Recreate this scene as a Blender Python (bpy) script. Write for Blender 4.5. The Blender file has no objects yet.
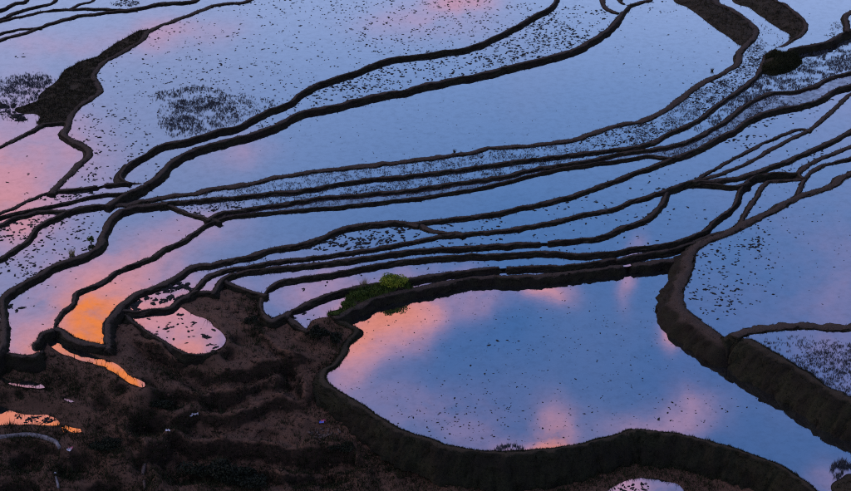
import bpy, bmesh, math, random
import numpy as np
from mathutils import Vector, noise
from mathutils.geometry import delaunay_2d_cdt

random.seed(7); RNG = np.random.default_rng(7)
SC = bpy.context.scene; COL = SC.collection
# ------------------------------------------------------------------ camera
IW, IH = 851.0, 491.0
PITCH = math.radians(27.0); HFOV = math.radians(27.0); CAMH = 75.0
cam = bpy.data.cameras.new('camera'); camo = bpy.data.objects.new('camera', cam); COL.objects.link(camo)
cam.sensor_fit = 'HORIZONTAL'; cam.angle = HFOV; cam.clip_start = 1.0; cam.clip_end = 5000.0
camo.location = (0, 0, CAMH); camo.rotation_euler = (math.pi/2-PITCH, 0, 0)
SC.camera = camo
SC.cycles.filter_width = 1.1; SC.cycles.use_denoising = False
TH = math.tan(HFOV/2); CP, SP = math.cos(PITCH), math.sin(PITCH)
def ray(x, y):
    sx = (x/IW-.5)*2*TH; sy = (.5-y/IH)*2*TH*IH/IW
    return sx, CP+sy*SP, -SP+sy*CP
def unp(x, y, z):
    a, b, c = ray(x, y); t = (z-CAMH)/c
    return a*t, b*t
# ------------------------------------------------------------------ sky and light
vs = SC.view_settings; vs.view_transform = 'Standard'; vs.look = 'None'; vs.exposure = 0.0; vs.gamma = 1.0; vs.use_curve_mapping = False
SUN_EL, SUN_AZ = math.radians(4.0), math.radians(-70.0)       # just setting, off to the left
world = bpy.data.worlds.new('World'); SC.world = world; world.use_nodes = True
nt = world.node_tree; nt.nodes.clear()
def N(t, **k):
    n = nt.nodes.new(t)
    for a, v in k.items(): setattr(n, a, v)
    return n
def LK(a, b): nt.links.new(a, b)
def M(op, a, b=None, c=None, clamp=False):
    n = N('ShaderNodeMath', operation=op); n.use_clamp = clamp
    for i, v in enumerate((a, b, c)):
        if v is None: continue
        if hasattr(v, 'is_output'): LK(v, n.inputs[i])
        else: n.inputs[i].default_value = v
    return n.outputs[0]
def MIX(f, a, b):
    n = N('ShaderNodeMix', data_type='RGBA')
    for i, v in ((0, f), (6, a), (7, b)):
        if hasattr(v, 'is_output'): LK(v, n.inputs[i])
        else: n.inputs[i].default_value = v if i == 0 else (*v, 1)
    return n.outputs[2]
out = N('ShaderNodeOutputWorld'); bg = N('ShaderNodeBackground'); bg.inputs[1].default_value = 0.15
LK(bg.outputs[0], out.inputs[0])
sky = N('ShaderNodeTexSky', sky_type='NISHITA'); sky.sun_disc = False
sky.sun_elevation = SUN_EL; sky.sun_rotation = SUN_AZ; sky.air_density = 1.0; sky.dust_density = 1.5; sky.ozone_density = 3.0
tc = N('ShaderNodeTexCoord')
wn = N('ShaderNodeTexNoise'); wn.inputs['Scale'].default_value = 14.0; wn.inputs['Detail'].default_value = 5.0; LK(tc.outputs['Generated'], wn.inputs['Vector'])
wsub = N('ShaderNodeVectorMath', operation='SUBTRACT'); LK(wn.outputs['Color'], wsub.inputs[0]); wsub.inputs[1].default_value = (.5, .5, .5)
wsc = N('ShaderNodeVectorMath', operation='SCALE'); LK(wsub.outputs[0], wsc.inputs[0]); wsc.inputs['Scale'].default_value = 0.040
wadd = N('ShaderNodeVectorMath', operation='ADD'); LK(tc.outputs['Generated'], wadd.inputs[0]); LK(wsc.outputs[0], wadd.inputs[1])
sep = N('ShaderNodeSeparateXYZ'); LK(wadd.outputs[0], sep.inputs[0])
sep0 = N('ShaderNodeSeparateXYZ'); LK(tc.outputs['Generated'], sep0.inputs[0])
AZ = M('ARCTAN2', sep.outputs[0], sep.outputs[1]); EL = M('ARCSINE', sep.outputs[2]); EL0 = M('ARCSINE', sep0.outputs[2])
# thin high veil of cloud that lightens the sky towards the horizon
ramp = N('ShaderNodeValToRGB'); LK(M('DIVIDE', EL0, math.pi/2, clamp=True), ramp.inputs[0])
cr = ramp.color_ramp
STOPS = [(0, (6.8, 5.8, 6.2)),
 (12, (5.2, 5.5, 7.8)),
 (18.5, (3.7, 5.0, 8.4)),
 (22, (2.05, 3.45, 6.7)),
 (26, (1.05, 2.35, 5.3)),
 (30, (0.66, 1.8, 4.6)),
 (35, (0.46, 1.4, 3.8)),
 (50, (0.42, 0.95, 2.5)),
 (90, (0.5, 0.8, 1.8))]
while len(cr.elements) < len(STOPS): cr.elements.new(.5)
for e, (p, c) in zip(cr.elements, STOPS): e.position = p/90.0; e.color = (*c, 1)
# west (left) is a little warmer and brighter after sunset
veil = MIX(M('MULTIPLY_ADD', AZ, -1.3, 0.06, clamp=True), ramp.outputs[0], (4.6, 4.9, 7.4))
base = MIX(0.93, sky.outputs[0], veil)
# soft streaks in the veil
vn = N('ShaderNodeTexNoise'); vn.inputs['Scale'].default_value = 6.0; vn.inputs['Detail'].default_value = 6.0
LK(wadd.outputs[0], vn.inputs['Vector'])
base = MIX(M('MULTIPLY_ADD', vn.outputs[0], 1.2, -0.60, clamp=True), base, (3.0, 3.1, 5.0))
# sunset-lit clouds: (pixel whose mirror direction is the cloud, radii in pixels, amount, warmth)
CLOUDS = [(97, 324, 28, 26, 0.95, 1.1),
 (104, 300, 46, 46, 0.68, 0.3),
 (60, 290, 60, 45, 0.35, 0.15),
 (138, 268, 46, 34, 0.62, 0.25),
 (205, 232, 40, 20, 0.42, 0.12),
 (110, 372, 36, 16, 1.0, 1.0),
 (72, 352, 44, 14, 0.8, 0.85),
 (132, 378, 26, 14, 1.0, 1.0),
 (8, 165, 62, 62, 0.72, 0.14),
 (0, 208, 50, 30, 0.4, 0.5),
 (10, 415, 70, 30, 1.2, 0.62),
 (70, 428, 30, 14, 0.9, 0.9),
 (10, 380, 60, 10, 0.6, 0.1),
 (28, 340, 30, 24, 0.7, 0.3),
 (178, 318, 60, 24, 0.8, 0.3),
 (190, 350, 44, 14, 0.7, 0.55),
 (394, 318, 44, 22, 1.15, 0.5),
 (356, 345, 32, 32, 1.05, 0.45),
 (428, 303, 28, 16, 0.55, 0.3),
 (400, 345, 30, 20, 0.4, 0.2),
 (547, 294, 26, 14, 0.75, 0.3),
 (480, 296, 30, 18, 0.35, 0.05),
 (440, 280, 60, 10, 0.25, 0),
 (545, 438, 22, 24, 1.0, 0.5),
 (520, 450, 40, 12, 0.6, 0.3),
 (669, 340, 13, 13, 0.85, 0.4),
 (690, 412, 36, 22, 0.22, 0.03),
 (628, 275, 10, 30, 0.4, 0.1),
 (452, -5, 34, 13, 0.62, 0.2),
 (420, 14, 60, 20, 0.3, 0),
 (238, 155, 34, 18, 0.22, 0),
 (170, 26, 50, 14, 0.42, 0.1),
 (60, 50, 80, 14, 0.25, 0),
 (320, 290, 50, 30, 0.45, 0.1),
 (620, 488, 90, 20, 0.5, 0),
 (846, 488, 30, 24, 0.3, 0),
 (640, 430, 70, 14, 0.25, 0.03),
 (80, 150, 50, 40, 0.3, 0.1),
 (440, 420, 80, 30, 0.2, 0),
 (350, 390, 30, 30, 0.18, 0)]
PXR = HFOV/IW
den = None; warm = None
for (x, y, rx, ry, amt, wm) in CLOUDS:
    a, b, c = ray(x, y); az = math.atan2(a, b); el = math.atan2(-c, math.hypot(a, b))
    u = M('MULTIPLY', M('SUBTRACT', AZ, az), 1/(rx*PXR)); v = M('MULTIPLY', M('SUBTRACT', EL, el), 1/(ry*PXR))
    g = M('MULTIPLY', M('POWER', 2.718, M('MULTIPLY', M('ADD', M('MULTIPLY', u, u), M('MULTIPLY', v, v)), -1.0)), amt)
    den = g if den is None else M('ADD', den, g)
    w = M('MULTIPLY', g, wm); warm = w if warm is None else M('ADD', warm, w)
# the same broken pink cloud goes on over the rest of the sky
cn = N('ShaderNodeTexNoise'); cn.inputs['Scale'].default_value = 5.0; cn.inputs['Detail'].default_value = 7.0; LK(tc.outputs['Generated'], cn.inputs['Vector'])
rest = M('MULTIPLY', M('MULTIPLY_ADD', cn.outputs[0], 5.0, -2.75, clamp=True), 0.35)
away = M('SUBTRACT', 1.0, M('POWER', 2.718, M('MULTIPLY', M('POWER', M('ABSOLUTE', M('DIVIDE', AZ, 0.30)), 4.0), -1.0)))
den = M('ADD', den, M('MULTIPLY', rest, away))
br = M('MULTIPLY_ADD', cn.outputs[0], 0.9, 0.55)
cn2 = N('ShaderNodeTexNoise'); cn2.inputs['Scale'].default_value = 26.0; cn2.inputs['Detail'].default_value = 6.0; cn2.inputs['Roughness'].default_value = .62
mp = N('ShaderNodeMapping'); mp.inputs['Scale'].default_value = (1, 1, 1.7); mp.inputs['Rotation'].default_value = (.3, .4, 0); LK(wadd.outputs[0], mp.inputs[0]); LK(mp.outputs[0], cn2.inputs['Vector'])
br = M('MULTIPLY', br, M('MULTIPLY_ADD', cn2.outputs[0], 3.4, -0.70))
den = M('MULTIPLY', den, br, clamp=True); den = M('MULTIPLY', den, M('MULTIPLY_ADD', den, -0.45, 1.45), clamp=True)
pink = MIX(M('MULTIPLY', warm, 1.0, clamp=True), (6.9, 3.7, 5.2), (11.0, 3.0, .8))
LK(MIX(den, base, pink), bg.inputs[0])
sl = bpy.data.lights.new('sun', 'SUN'); sl.energy = 1.0; sl.angle = math.radians(12); sl.color = (1.0, .62, .45)
so = bpy.data.objects.new('sun', sl); COL.objects.link(so); so.location = (-60, 100, 60)
sd = Vector((math.sin(SUN_AZ)*math.cos(SUN_EL+.12), math.cos(SUN_AZ)*math.cos(SUN_EL+.12), math.sin(SUN_EL+.12)))
so.rotation_euler = sd.to_track_quat('Z', 'Y').to_euler()

# ------------------------------------------------------------------ materials
def material(name, build):
    m = bpy.data.materials.new(name); m.use_nodes = True
    t = m.node_tree; t.nodes.clear(); build(t); return m
def earth(c1, c2, c3, scale=1.2, bump=.35, rough=.95, top=None, lo=.72, hi=.97):
    def b(t):
        o = t.nodes.new('ShaderNodeOutputMaterial'); p = t.nodes.new('ShaderNodeBsdfPrincipled')
        p.inputs['Roughness'].default_value = rough; p.inputs['Specular IOR Level'].default_value = .15
        g = t.nodes.new('ShaderNodeNewGeometry')
        n1 = t.nodes.new('ShaderNodeTexNoise'); n1.inputs['Scale'].default_value = scale*.35; n1.inputs['Detail'].default_value = 6
        n2 = t.nodes.new('ShaderNodeTexNoise'); n2.inputs['Scale'].default_value = scale*3.2; n2.inputs['Detail'].default_value = 8; n2.inputs['Roughness'].default_value = .7
        for n in (n1, n2): t.links.new(g.outputs['Position'], n.inputs['Vector'])
        r1 = t.nodes.new('ShaderNodeValToRGB'); r1.color_ramp.elements[0].position = .4; r1.color_ramp.elements[1].position = .62
        r1.color_ramp.elements[0].color = (*c1, 1); r1.color_ramp.elements[1].color = (*c2, 1)
        t.links.new(n1.outputs[0], r1.inputs[0])
        r2 = t.nodes.new('ShaderNodeMapRange'); r2.inputs[1].default_value = .42; r2.inputs[2].default_value = .72
        t.links.new(n2.outputs[0], r2.inputs[0])
        mx = t.nodes.new('ShaderNodeMix'); mx.data_type = 'RGBA'
        t.links.new(r2.outputs[0], mx.inputs[0]); t.links.new(r1.outputs[0], mx.inputs[6]); mx.inputs[7].default_value = (*c3, 1)
        col = mx.outputs[2]
        if top:      # trodden level soil, damp steep earth; also lit tops and shaded steps painted in
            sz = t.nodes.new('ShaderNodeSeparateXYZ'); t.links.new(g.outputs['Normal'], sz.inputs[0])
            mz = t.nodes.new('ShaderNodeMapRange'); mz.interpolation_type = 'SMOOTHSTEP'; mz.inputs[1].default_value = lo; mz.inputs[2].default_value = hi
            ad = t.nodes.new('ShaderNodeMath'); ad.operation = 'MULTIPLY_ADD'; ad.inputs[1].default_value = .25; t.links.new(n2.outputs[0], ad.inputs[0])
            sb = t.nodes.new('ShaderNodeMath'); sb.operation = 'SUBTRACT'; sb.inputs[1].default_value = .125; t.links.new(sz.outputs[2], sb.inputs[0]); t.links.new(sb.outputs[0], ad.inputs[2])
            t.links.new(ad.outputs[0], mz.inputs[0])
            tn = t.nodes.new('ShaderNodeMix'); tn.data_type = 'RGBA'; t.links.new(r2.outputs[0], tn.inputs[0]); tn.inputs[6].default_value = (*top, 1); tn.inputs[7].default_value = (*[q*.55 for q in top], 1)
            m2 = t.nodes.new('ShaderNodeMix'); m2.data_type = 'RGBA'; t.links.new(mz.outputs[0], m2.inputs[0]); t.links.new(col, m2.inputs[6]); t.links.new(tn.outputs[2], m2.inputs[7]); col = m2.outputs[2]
        t.links.new(col, p.inputs['Base Color'])
        bp = t.nodes.new('ShaderNodeBump'); bp.inputs['Strength'].default_value = bump; bp.inputs['Distance'].default_value = .12
        t.links.new(n2.outputs[0], bp.inputs['Height']); t.links.new(bp.outputs[0], p.inputs['Normal'])
        t.links.new(p.outputs[0], o.inputs[0])
    return b
def plain(c, c2=None, rough=.8, scale=4.0, spec=.2):
    def b(t):
        o = t.nodes.new('ShaderNodeOutputMaterial'); p = t.nodes.new('ShaderNodeBsdfPrincipled')
        p.inputs['Roughness'].default_value = rough; p.inputs['Specular IOR Level'].default_value = spec
        g = t.nodes.new('ShaderNodeNewGeometry'); n = t.nodes.new('ShaderNodeTexNoise'); n.inputs['Scale'].default_value = scale
        n.inputs['Detail'].default_value = 4; t.links.new(g.outputs['Position'], n.inputs['Vector'])
        r = t.nodes.new('ShaderNodeValToRGB'); r.color_ramp.elements[0].position = .35; r.color_ramp.elements[1].position = .65
        r.color_ramp.elements[0].color = (*c, 1); r.color_ramp.elements[1].color = (*(c2 or c), 1)
        t.links.new(n.outputs[0], r.inputs[0]); t.links.new(r.outputs[0], p.inputs['Base Color']); t.links.new(p.outputs[0], o.inputs[0])
    return b
def watermat(muddy=0.0):
    def b(t):
        o = t.nodes.new('ShaderNodeOutputMaterial'); gl = t.nodes.new('ShaderNodeBsdfGlossy'); gl.distribution = 'GGX'
        gl.inputs['Roughness'].default_value = .02; gl.inputs['Color'].default_value = (.93, .95, 1, 1)
        p = t.nodes.new('ShaderNodeBsdfPrincipled'); p.inputs['Base Color'].default_value = (.045, .030, .034, 1) if muddy else (.010, .011, .012, 1); p.inputs['Roughness'].default_value = .6
        p.inputs['Specular IOR Level'].default_value = 0
        lw = t.nodes.new('ShaderNodeFresnel'); lw.inputs[0].default_value = 1.33
        f = t.nodes.new('ShaderNodeMath'); f.operation = 'MULTIPLY_ADD'; f.inputs[1].default_value = .5; f.inputs[2].default_value = .50; f.use_clamp = True
        t.links.new(lw.outputs[0], f.inputs[0])
        g = t.nodes.new('ShaderNodeNewGeometry')
        n = t.nodes.new('ShaderNodeTexNoise'); n.inputs['Scale'].default_value = 1.3; n.inputs['Detail'].default_value = 9; n.inputs['Roughness'].default_value = .75
        t.links.new(g.outputs['Position'], n.inputs['Vector'])
        # faint wind-ruffled patches and silt film
        n3 = t.nodes.new('ShaderNodeTexNoise'); n3.inputs['Scale'].default_value = .16; n3.inputs['Detail'].default_value = 5
        t.links.new(g.outputs['Position'], n3.inputs['Vector'])
        rr = t.nodes.new('ShaderNodeMapRange'); rr.inputs[1].default_value = .4; rr.inputs[2].default_value = .75; rr.inputs[3].default_value = .004; rr.inputs[4].default_value = .03
        t.links.new(n3.outputs[0], rr.inputs[0]); t.links.new(rr.outputs[0], gl.inputs['Roughness'])
        mr = t.nodes.new('ShaderNodeMapRange'); mr.inputs[1].default_value = .46-muddy*.20; mr.inputs[2].default_value = .8-muddy*.3
        mr.inputs[3].default_value = 1.0; mr.inputs[4].default_value = .76-muddy*.6
        t.links.new(n.outputs[0], mr.inputs[0])
        mm = t.nodes.new('ShaderNodeMath'); mm.operation = 'MULTIPLY'; t.links.new(f.outputs[0], mm.inputs[0]); t.links.new(mr.outputs[0], mm.inputs[1])
        bp = t.nodes.new('ShaderNodeBump'); bp.inputs['Strength'].default_value = .004; bp.inputs['Distance'].default_value = .05
        n4 = t.nodes.new('ShaderNodeTexNoise'); n4.inputs['Scale'].default_value = 2.5; n4.inputs['Detail'].default_value = 3
        t.links.new(g.outputs['Position'], n4.inputs['Vector']); t.links.new(n4.outputs[0], bp.inputs['Height']); t.links.new(bp.outputs[0], gl.inputs['Normal'])
        mx = t.nodes.new('ShaderNodeMixShader'); t.links.new(mm.outputs[0], mx.inputs[0]); t.links.new(p.outputs[0], mx.inputs[1]); t.links.new(gl.outputs[0], mx.inputs[2])
        t.links.new(mx.outputs[0], o.inputs[0])
    return b
MAT = dict(
    water=material('still_water', watermat()), mudwater=material('shallow_muddy_water', watermat(.62)),
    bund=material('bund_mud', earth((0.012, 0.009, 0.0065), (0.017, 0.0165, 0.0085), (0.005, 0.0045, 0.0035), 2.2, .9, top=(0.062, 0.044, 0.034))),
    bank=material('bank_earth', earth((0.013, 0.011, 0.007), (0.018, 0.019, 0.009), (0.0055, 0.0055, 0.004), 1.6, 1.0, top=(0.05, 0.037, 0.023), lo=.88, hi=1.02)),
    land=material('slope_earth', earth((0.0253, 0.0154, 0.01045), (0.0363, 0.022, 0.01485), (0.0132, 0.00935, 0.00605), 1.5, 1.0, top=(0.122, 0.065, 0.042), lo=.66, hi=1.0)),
    soil=material('dark_soil', earth((0.012, 0.0096, 0.0078), (0.018, 0.0144, 0.012), (0.009, 0.0078, 0.006), .5)),
    weed=material('rotting_weed', plain((0.007, 0.0077, 0.0084), (0.0154, 0.0154, 0.014))),
    stubble=material('rice_stubble', plain((0.034, 0.039, 0.053), (0.085, 0.092, 0.108))),
    fringe=material('dark_grass', plain((0.011, 0.01045, 0.0055), (0.0319, 0.0286, 0.0132), scale=1.2)),
    grass=material('bank_grass', plain((0.0088, 0.0132, 0.00385), (0.022, 0.0242, 0.0077), scale=.5)),
    leafy=material('yellow_green_shrub_leaves', plain((0.0432, 0.0936, 0.0072), (0.2448, 0.2736, 0.0252), scale=2.2)),  # the bush's own yellow-green, mottled by noise
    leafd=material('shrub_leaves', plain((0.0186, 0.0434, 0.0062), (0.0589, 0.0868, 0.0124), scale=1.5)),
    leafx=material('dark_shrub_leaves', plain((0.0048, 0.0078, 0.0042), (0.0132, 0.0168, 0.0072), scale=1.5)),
    drystalk=material('dead_stalks', plain((0.0275, 0.0198, 0.0143), (0.066, 0.04675, 0.033), scale=1.2)),
    straw=material('dry_straw', plain((0.154, 0.133, 0.056), (0.21, 0.168, 0.084))),
    stem=material('woody_stem', plain((0.018, 0.0132, 0.0096), (0.03, 0.0216, 0.015))),
    stone=material('pale_stone', plain((0.054, 0.039, 0.033), (0.12, 0.084, 0.072), scale=6)),
    concrete=material('channel_concrete', plain((0.09, 0.07875, 0.0825), (0.225, 0.2025, 0.21), scale=3)),
    bluep=material('blue_plastic', plain((0.09, 0.12, 0.5625), (0.165, 0.195, 0.6375), .4, 3)),
    redp=material('red_plastic', plain((0.4125, 0.075, 0.12), (0.375, 0.09, 0.15), .4, 3)),
    whitep=material('white_plastic', plain((0.465, 0.435, 0.495), (0.5625, 0.54, 0.6), .5, 3)),
)
# ------------------------------------------------------------------ traced plan of the terraces (positions in the survey picture)
BUNDS = [
    ('X3', 0.45, 0.5, [(0, 9.3), (15.9, 2.6), (26.5, -0.5)]),
    ('X2', 0.45, 0.5, [(0, 18.5), (15.9, 11.9), (34.4, 6.6), (55.6, -0.8)]),
    ('X1', 0.45, 0.5, [(0, 20.4), (21.2, 15.9), (45, 10.6), (71.5, 8.2), (98, 8.5), (119.1, 9), (137.7, 8.5)]),
    ('X1b', 0.45, 0.5, [(69.4, 8.2), (79.4, 3.4), (93.2, -0.5)]),
    ('L4', 0.6, 0.5, [(0, 39.7), (29.1, 31), (53, 22.2), (79.4, 15.4), (105.9, 11.9), (132.4, 8.5), (158.9, 3.2), (185.3, 1.1), (197.2, -1.1)]),
    ('L4b', 0.45, 0.5, [(0, 33.4), (15.9, 29.1), (31.8, 28.1), (41.8, 27.5)]),
    ('L5', 0.85, 0.8, [(249.7, -1.1), (231.2, 2.6), (210, 5.8), (201.2, 9.3), (185.3, 15.9), (169.4, 21.7), (153.6, 27.8), (145.6, 32.3), (143, 38.4), (135, 43.7), (121.8, 51.6), (105.9, 60.4), (96.6, 68.3), (92.7, 76.8), (97.4, 84.2), (99.5, 90.5), (91.3, 97.4), (79.4, 105.9), (71, 113.8), (67.5, 125.8), (63.5, 133.2), (69.4, 139.1), (80.8, 143.8), (88.7, 149.7), (87.4, 156.5), (79.4, 163.7), (68.8, 174.3), (59.6, 183.5), (50.8, 193.3)]),
    ('L7', 0.6, 0.5, [(0, 146.5), (15.9, 138.5), (31.8, 130.6), (45, 123.2), (54.3, 122.1), (70.2, 122.1)]),
    ('L6', 0.5, 0.5, [(0, 212.7), (15.9, 206.3), (31.8, 198.9), (50.3, 191.5), (68.8, 189.4), (96.6, 186.2), (105.9, 184.3), (125.8, 182.2), (130.3, 183.8)]),
    ('L8', 0.46, 0.5, [(556.4, -1.3), (553.7, 3.2), (547.1, 8.5), (531.2, 16.4), (520.6, 23.3), (502.1, 32.8), (486.2, 40.5), (467.7, 46.9), (441.2, 51.1), (420, 54.3), (405.9, 55.9), (395.3, 56.7), (374.2, 63), (358.3, 69.9), (337.1, 76.8), (315.9, 84.2), (298.7, 94), (292.1, 100.6), (284.1, 104.1), (270.9, 108.6), (252.4, 117.8), (239.1, 125.2), (220.6, 129.2), (190.6, 138.5), (164.2, 143.8), (148.3, 152.3), (132.4, 161.8), (123.1, 169.8), (120.5, 176.9), (125.8, 181.4), (135, 183.5), (151.4, 183.5)]),
    ('L9', 0.8, 0.5, [(650.1, -1.1), (641.6, 1.3), (631, 4.8), (629.2, 5.3), (622.5, 11.9), (615.9, 21.7), (605.3, 31.2), (589.4, 40.8), (574.9, 48.7), (552.4, 55.6), (525.9, 62), (499.4, 68.3), (473, 74.9), (446.5, 79.4), (420, 85.3), (405.9, 89.5), (379.4, 93.7), (353, 100.1), (334.4, 105.4), (313.3, 108.8), (297.4, 113.3), (284.1, 120.7), (273.5, 126), (263, 129.5), (241.8, 136.4), (210, 143.8), (195.9, 148.6), (180, 156), (169.4, 162.9), (162.8, 171.6), (156.2, 177.7), (145.6, 183.5), (135, 189.4), (121.8, 195.5), (107.2, 206)]),
    ('L9b', 0.8, 0.5, [(602.7, -0.6), (604.3, 5.5), (609, 9.7), (615.3, 11.8), (618.4, 12.5)]),
    ('L9c', 0.4, 0.5, [(618.4, -0.6), (621.1, 1.9), (624.7, 3.9)]),
    ('L10', 1.1, 0.5, [(714.7, -1.1), (730.3, 8.5), (746.2, 19.1), (755.4, 29.7), (754.1, 36.5), (744.8, 46.3), (739, 53), (736.9, 63.5), (718.4, 74.7), (702.5, 82.1), (684, 95.8), (668.1, 107.2), (646.9, 118.6), (631, 122.8), (621.2, 123.7), (605.3, 128.5), (584.2, 135.4), (573.6, 139.3), (552.4, 142.2), (525.9, 145.4), (499.4, 147), (483.5, 148.1), (473, 151.8), (454.4, 153.9), (441.2, 156.5), (420, 158.7), (400.6, 161.8), (379.4, 163.4), (358.3, 166.1), (337.1, 168.5), (315.9, 170.3), (297.4, 173.7), (276.2, 176.7), (252.4, 183), (231.2, 186.2), (210, 188.8), (195.9, 192.5), (177.4, 194.7), (158.9, 197.8), (143, 200.5), (127.1, 203.7), (116.5, 204.7), (112.5, 206.6)]),
    ('L11', 0.6, 0.5, [(766.5, 54.9), (764.1, 60.4), (761.8, 67.4), (757.1, 75.3), (750.1, 81.5), (736.9, 91.3), (721, 101.9), (702.5, 116), (684, 126.4), (668.1, 133.2), (652.2, 141.2), (631, 147.5), (615.9, 148.6), (594.7, 151.2), (573.6, 153.6), (552.4, 156.3), (525.9, 159.4), (499.4, 162.6), (473, 166.9), (446.5, 170.6), (420, 173.5), (400.6, 175.9), (374.2, 178), (350.3, 181.2), (329.1, 184.6), (310.6, 188.3), (289.4, 191.2), (263, 192.8), (236.5, 196.3), (210, 198.4), (195.9, 200), (177.4, 201), (164.2, 202.9), (159.6, 204.7)]),
    ('L20', 0.55, 0.5, [(851, 72), (832.2, 76.3), (816.3, 84.2), (795.2, 90.8), (771.3, 92.1), (758.1, 97.4), (742.2, 106.7), (726.3, 119.9), (710.4, 129.2), (691.9, 139.3), (668.1, 145.9), (652.2, 148.6), (631, 151.2), (621.2, 152.8), (605.3, 156.5), (578.9, 161.6), (552.4, 165.3), (525.9, 170), (507.4, 175.1), (473, 180.1), (446.5, 184.1), (420, 187.8), (400.6, 190.7), (374.2, 192.5), (347.7, 195.2), (323.8, 196.5), (300, 200.5), (278.8, 203.9), (257.7, 207.1), (236.5, 210.3), (223.2, 211.6), (215.3, 214.8), (211.8, 216.9), (206, 221.1)]),
    ('L21', 0.55, 0.5, [(851, 84.2), (837.5, 88.2), (816.3, 100.1), (789.9, 106.7), (768.7, 110.7), (747.5, 119.9), (734.3, 129.2), (715.7, 138.5), (694.5, 149.9), (673.4, 157.1), (652.2, 166.1), (631, 173.7), (621.2, 177.7), (610.6, 182), (589.4, 189.1), (568.3, 196.3), (547.1, 201.3), (525.9, 205.8), (499.4, 212.1), (473, 215.6), (446.5, 218.8), (420, 221.7), (419.2, 221.9), (404.1, 223)]),
    ('L11d', 0.3, 0.5, [(675, 155.5), (673.4, 157.6), (660.1, 156.3), (649.5, 154.7), (631, 157.9), (621.2, 159.2), (589.4, 163.7), (563, 167.7), (536.5, 173), (507.4, 180.9), (473, 188.3), (446.5, 192.5), (420, 196.8), (408.6, 198.1), (382.1, 201.3), (355.6, 203.9), (326.5, 207.1), (297.4, 209.2), (268.2, 211.9), (241.8, 214.5), (223.2, 217.7), (210, 220.9), (209.2, 221.1)]),
    ('L11a', 0.34, 0.5, [(131.1, 192.8), (116.5, 192.8), (105.9, 193.6), (87.4, 196.8), (68.8, 201.5), (47.7, 206), (21.2, 211.3), (0, 216.6)]),
    ('L11b', 0.55, 0.5, [(0, 224.1), (14.1, 217.8), (26.7, 213.9), (37.6, 211.1), (51.7, 210.5), (65.9, 210.5), (69.9, 211.2)]),
    ('L12', 0.55, 0.5, [(0, 258), (15.9, 247.9), (27.8, 240), (36.1, 228), (47, 221), (58, 215.5), (69, 210), (78.4, 207.6), (91, 205.4), (103.5, 205.1), (116, 205.4), (129, 205.7), (146.4, 204.5), (163.8, 203.4), (167.7, 203)]),
    ('L13', 0.85, 0.5, [(165.4, 201.8), (161.9, 203.4), (144.5, 204.9), (129, 207.6), (119.3, 211.1), (113.5, 215.3), (109.7, 219.8), (105.8, 228.5), (101.9, 238.2), (101.9, 241.3), (96.6, 247.9), (79.4, 256.7), (58.2, 263.3), (39.7, 273.9), (21.2, 284.5), (7.9, 293), (3.2, 298.8), (3.2, 316.8), (4, 332.7), (2.1, 345.9), (-5.3, 355.4), (-53, 364.4), (-185.3, 398.9)]),
    ('L14', 0.55, 0.5, [(161.1, 201.6), (162.9, 203), (171.6, 205.7), (183.2, 211.1), (196.7, 215.3), (208.3, 218.4), (216.1, 219), (220.3, 222.1)]),
    ('L15', 0.5, 0.5, [(226.1, 215.2), (223.8, 217.3), (214.1, 220.8), (204.4, 225.6), (192.8, 233.3), (181.2, 241.1), (165.8, 248.2), (158.9, 253.2), (132.4, 264.6), (116.5, 271.2), (105.9, 279.2), (87.4, 287.1), (76.8, 292.4), (72.8, 302.2), (63.5, 311), (56.1, 321.5), (53, 328.7), (59.6, 331.3)]),
    ('L15b', 0.9, 0.3, [(54.3, 327.4), (62.2, 332.1), (71.5, 338.5), (87.4, 343.3), (103.3, 345.9), (111.2, 343.3)]),
    ('L15c', 0.6, 0.4, [(53, 328.7), (43.7, 332.7), (37.1, 340.6), (31.8, 348), (35.7, 352.5), (43.7, 351.2)]),
    ('L13n', 0.5, 0.4, [(3.2, 352.5), (15.9, 355.4), (31.8, 356), (39.7, 352.5)]),
    ('L16', 0.85, 0.5, [(464.5, 234.9), (459.7, 232.8), (441.2, 232.3), (427.9, 229.1), (420, 224.3), (419.2, 225.6), (408.6, 223), (395.3, 221.4), (374.2, 223), (353, 225.6), (337.1, 229.6), (323.8, 236), (308, 241.8), (289.4, 246), (265.6, 249.5), (252.4, 255.4), (231.2, 259.3), (210, 264.4), (209.2, 264.4), (193.3, 265.9), (182.7, 272.3), (164.2, 283.7), (145.6, 289.8), (135, 294.5), (124.4, 303.5), (117.8, 310.2), (112.5, 316.8), (107.2, 322.1), (106.4, 331.3), (108.6, 349.1)]),
    ('L22', 0.55, 0.5, [(851, 93.2), (837.5, 105.4), (824.3, 117.3), (811, 128.4), (794, 137.3), (781.8, 143.4), (761.4, 154.6), (747.2, 162.8), (726.8, 171.3), (706.5, 178), (694.3, 180.3), (684.1, 183.1), (646.9, 196.3), (631, 200.5), (615.9, 207.4), (589.4, 212.4), (563, 219), (536.5, 224.3), (512.7, 228.3), (488.8, 230.9), (459.7, 233.6), (435.9, 236.2), (420, 239.4), (390, 245.3), (355.6, 250.6), (323.8, 255.6), (302.7, 257.7), (276.2, 260.9), (249.7, 265.9), (225.9, 269.1), (210, 274.4), (209.2, 274.9), (203.9, 279.2), (197.2, 287.7), (189.3, 294.3), (180, 299.6)]),
    ('Lu', 0.45, 0.5, [(694.3, 180.3), (706.5, 173.3), (720.7, 165.2), (737, 156.6), (753.3, 148.1), (769.6, 140), (785.9, 133.2), (802.1, 128.6), (810.7, 131.6)]),
    ('Lw', 0.7, 0.5, [(851, 130.2), (834.7, 139.3), (818.4, 146.5), (802.1, 153.6), (785.9, 160.7), (769.6, 166.4), (757.4, 171.3), (737, 177), (716.6, 180.1), (698.3, 180.7), (691.8, 181.7)]),
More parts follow.
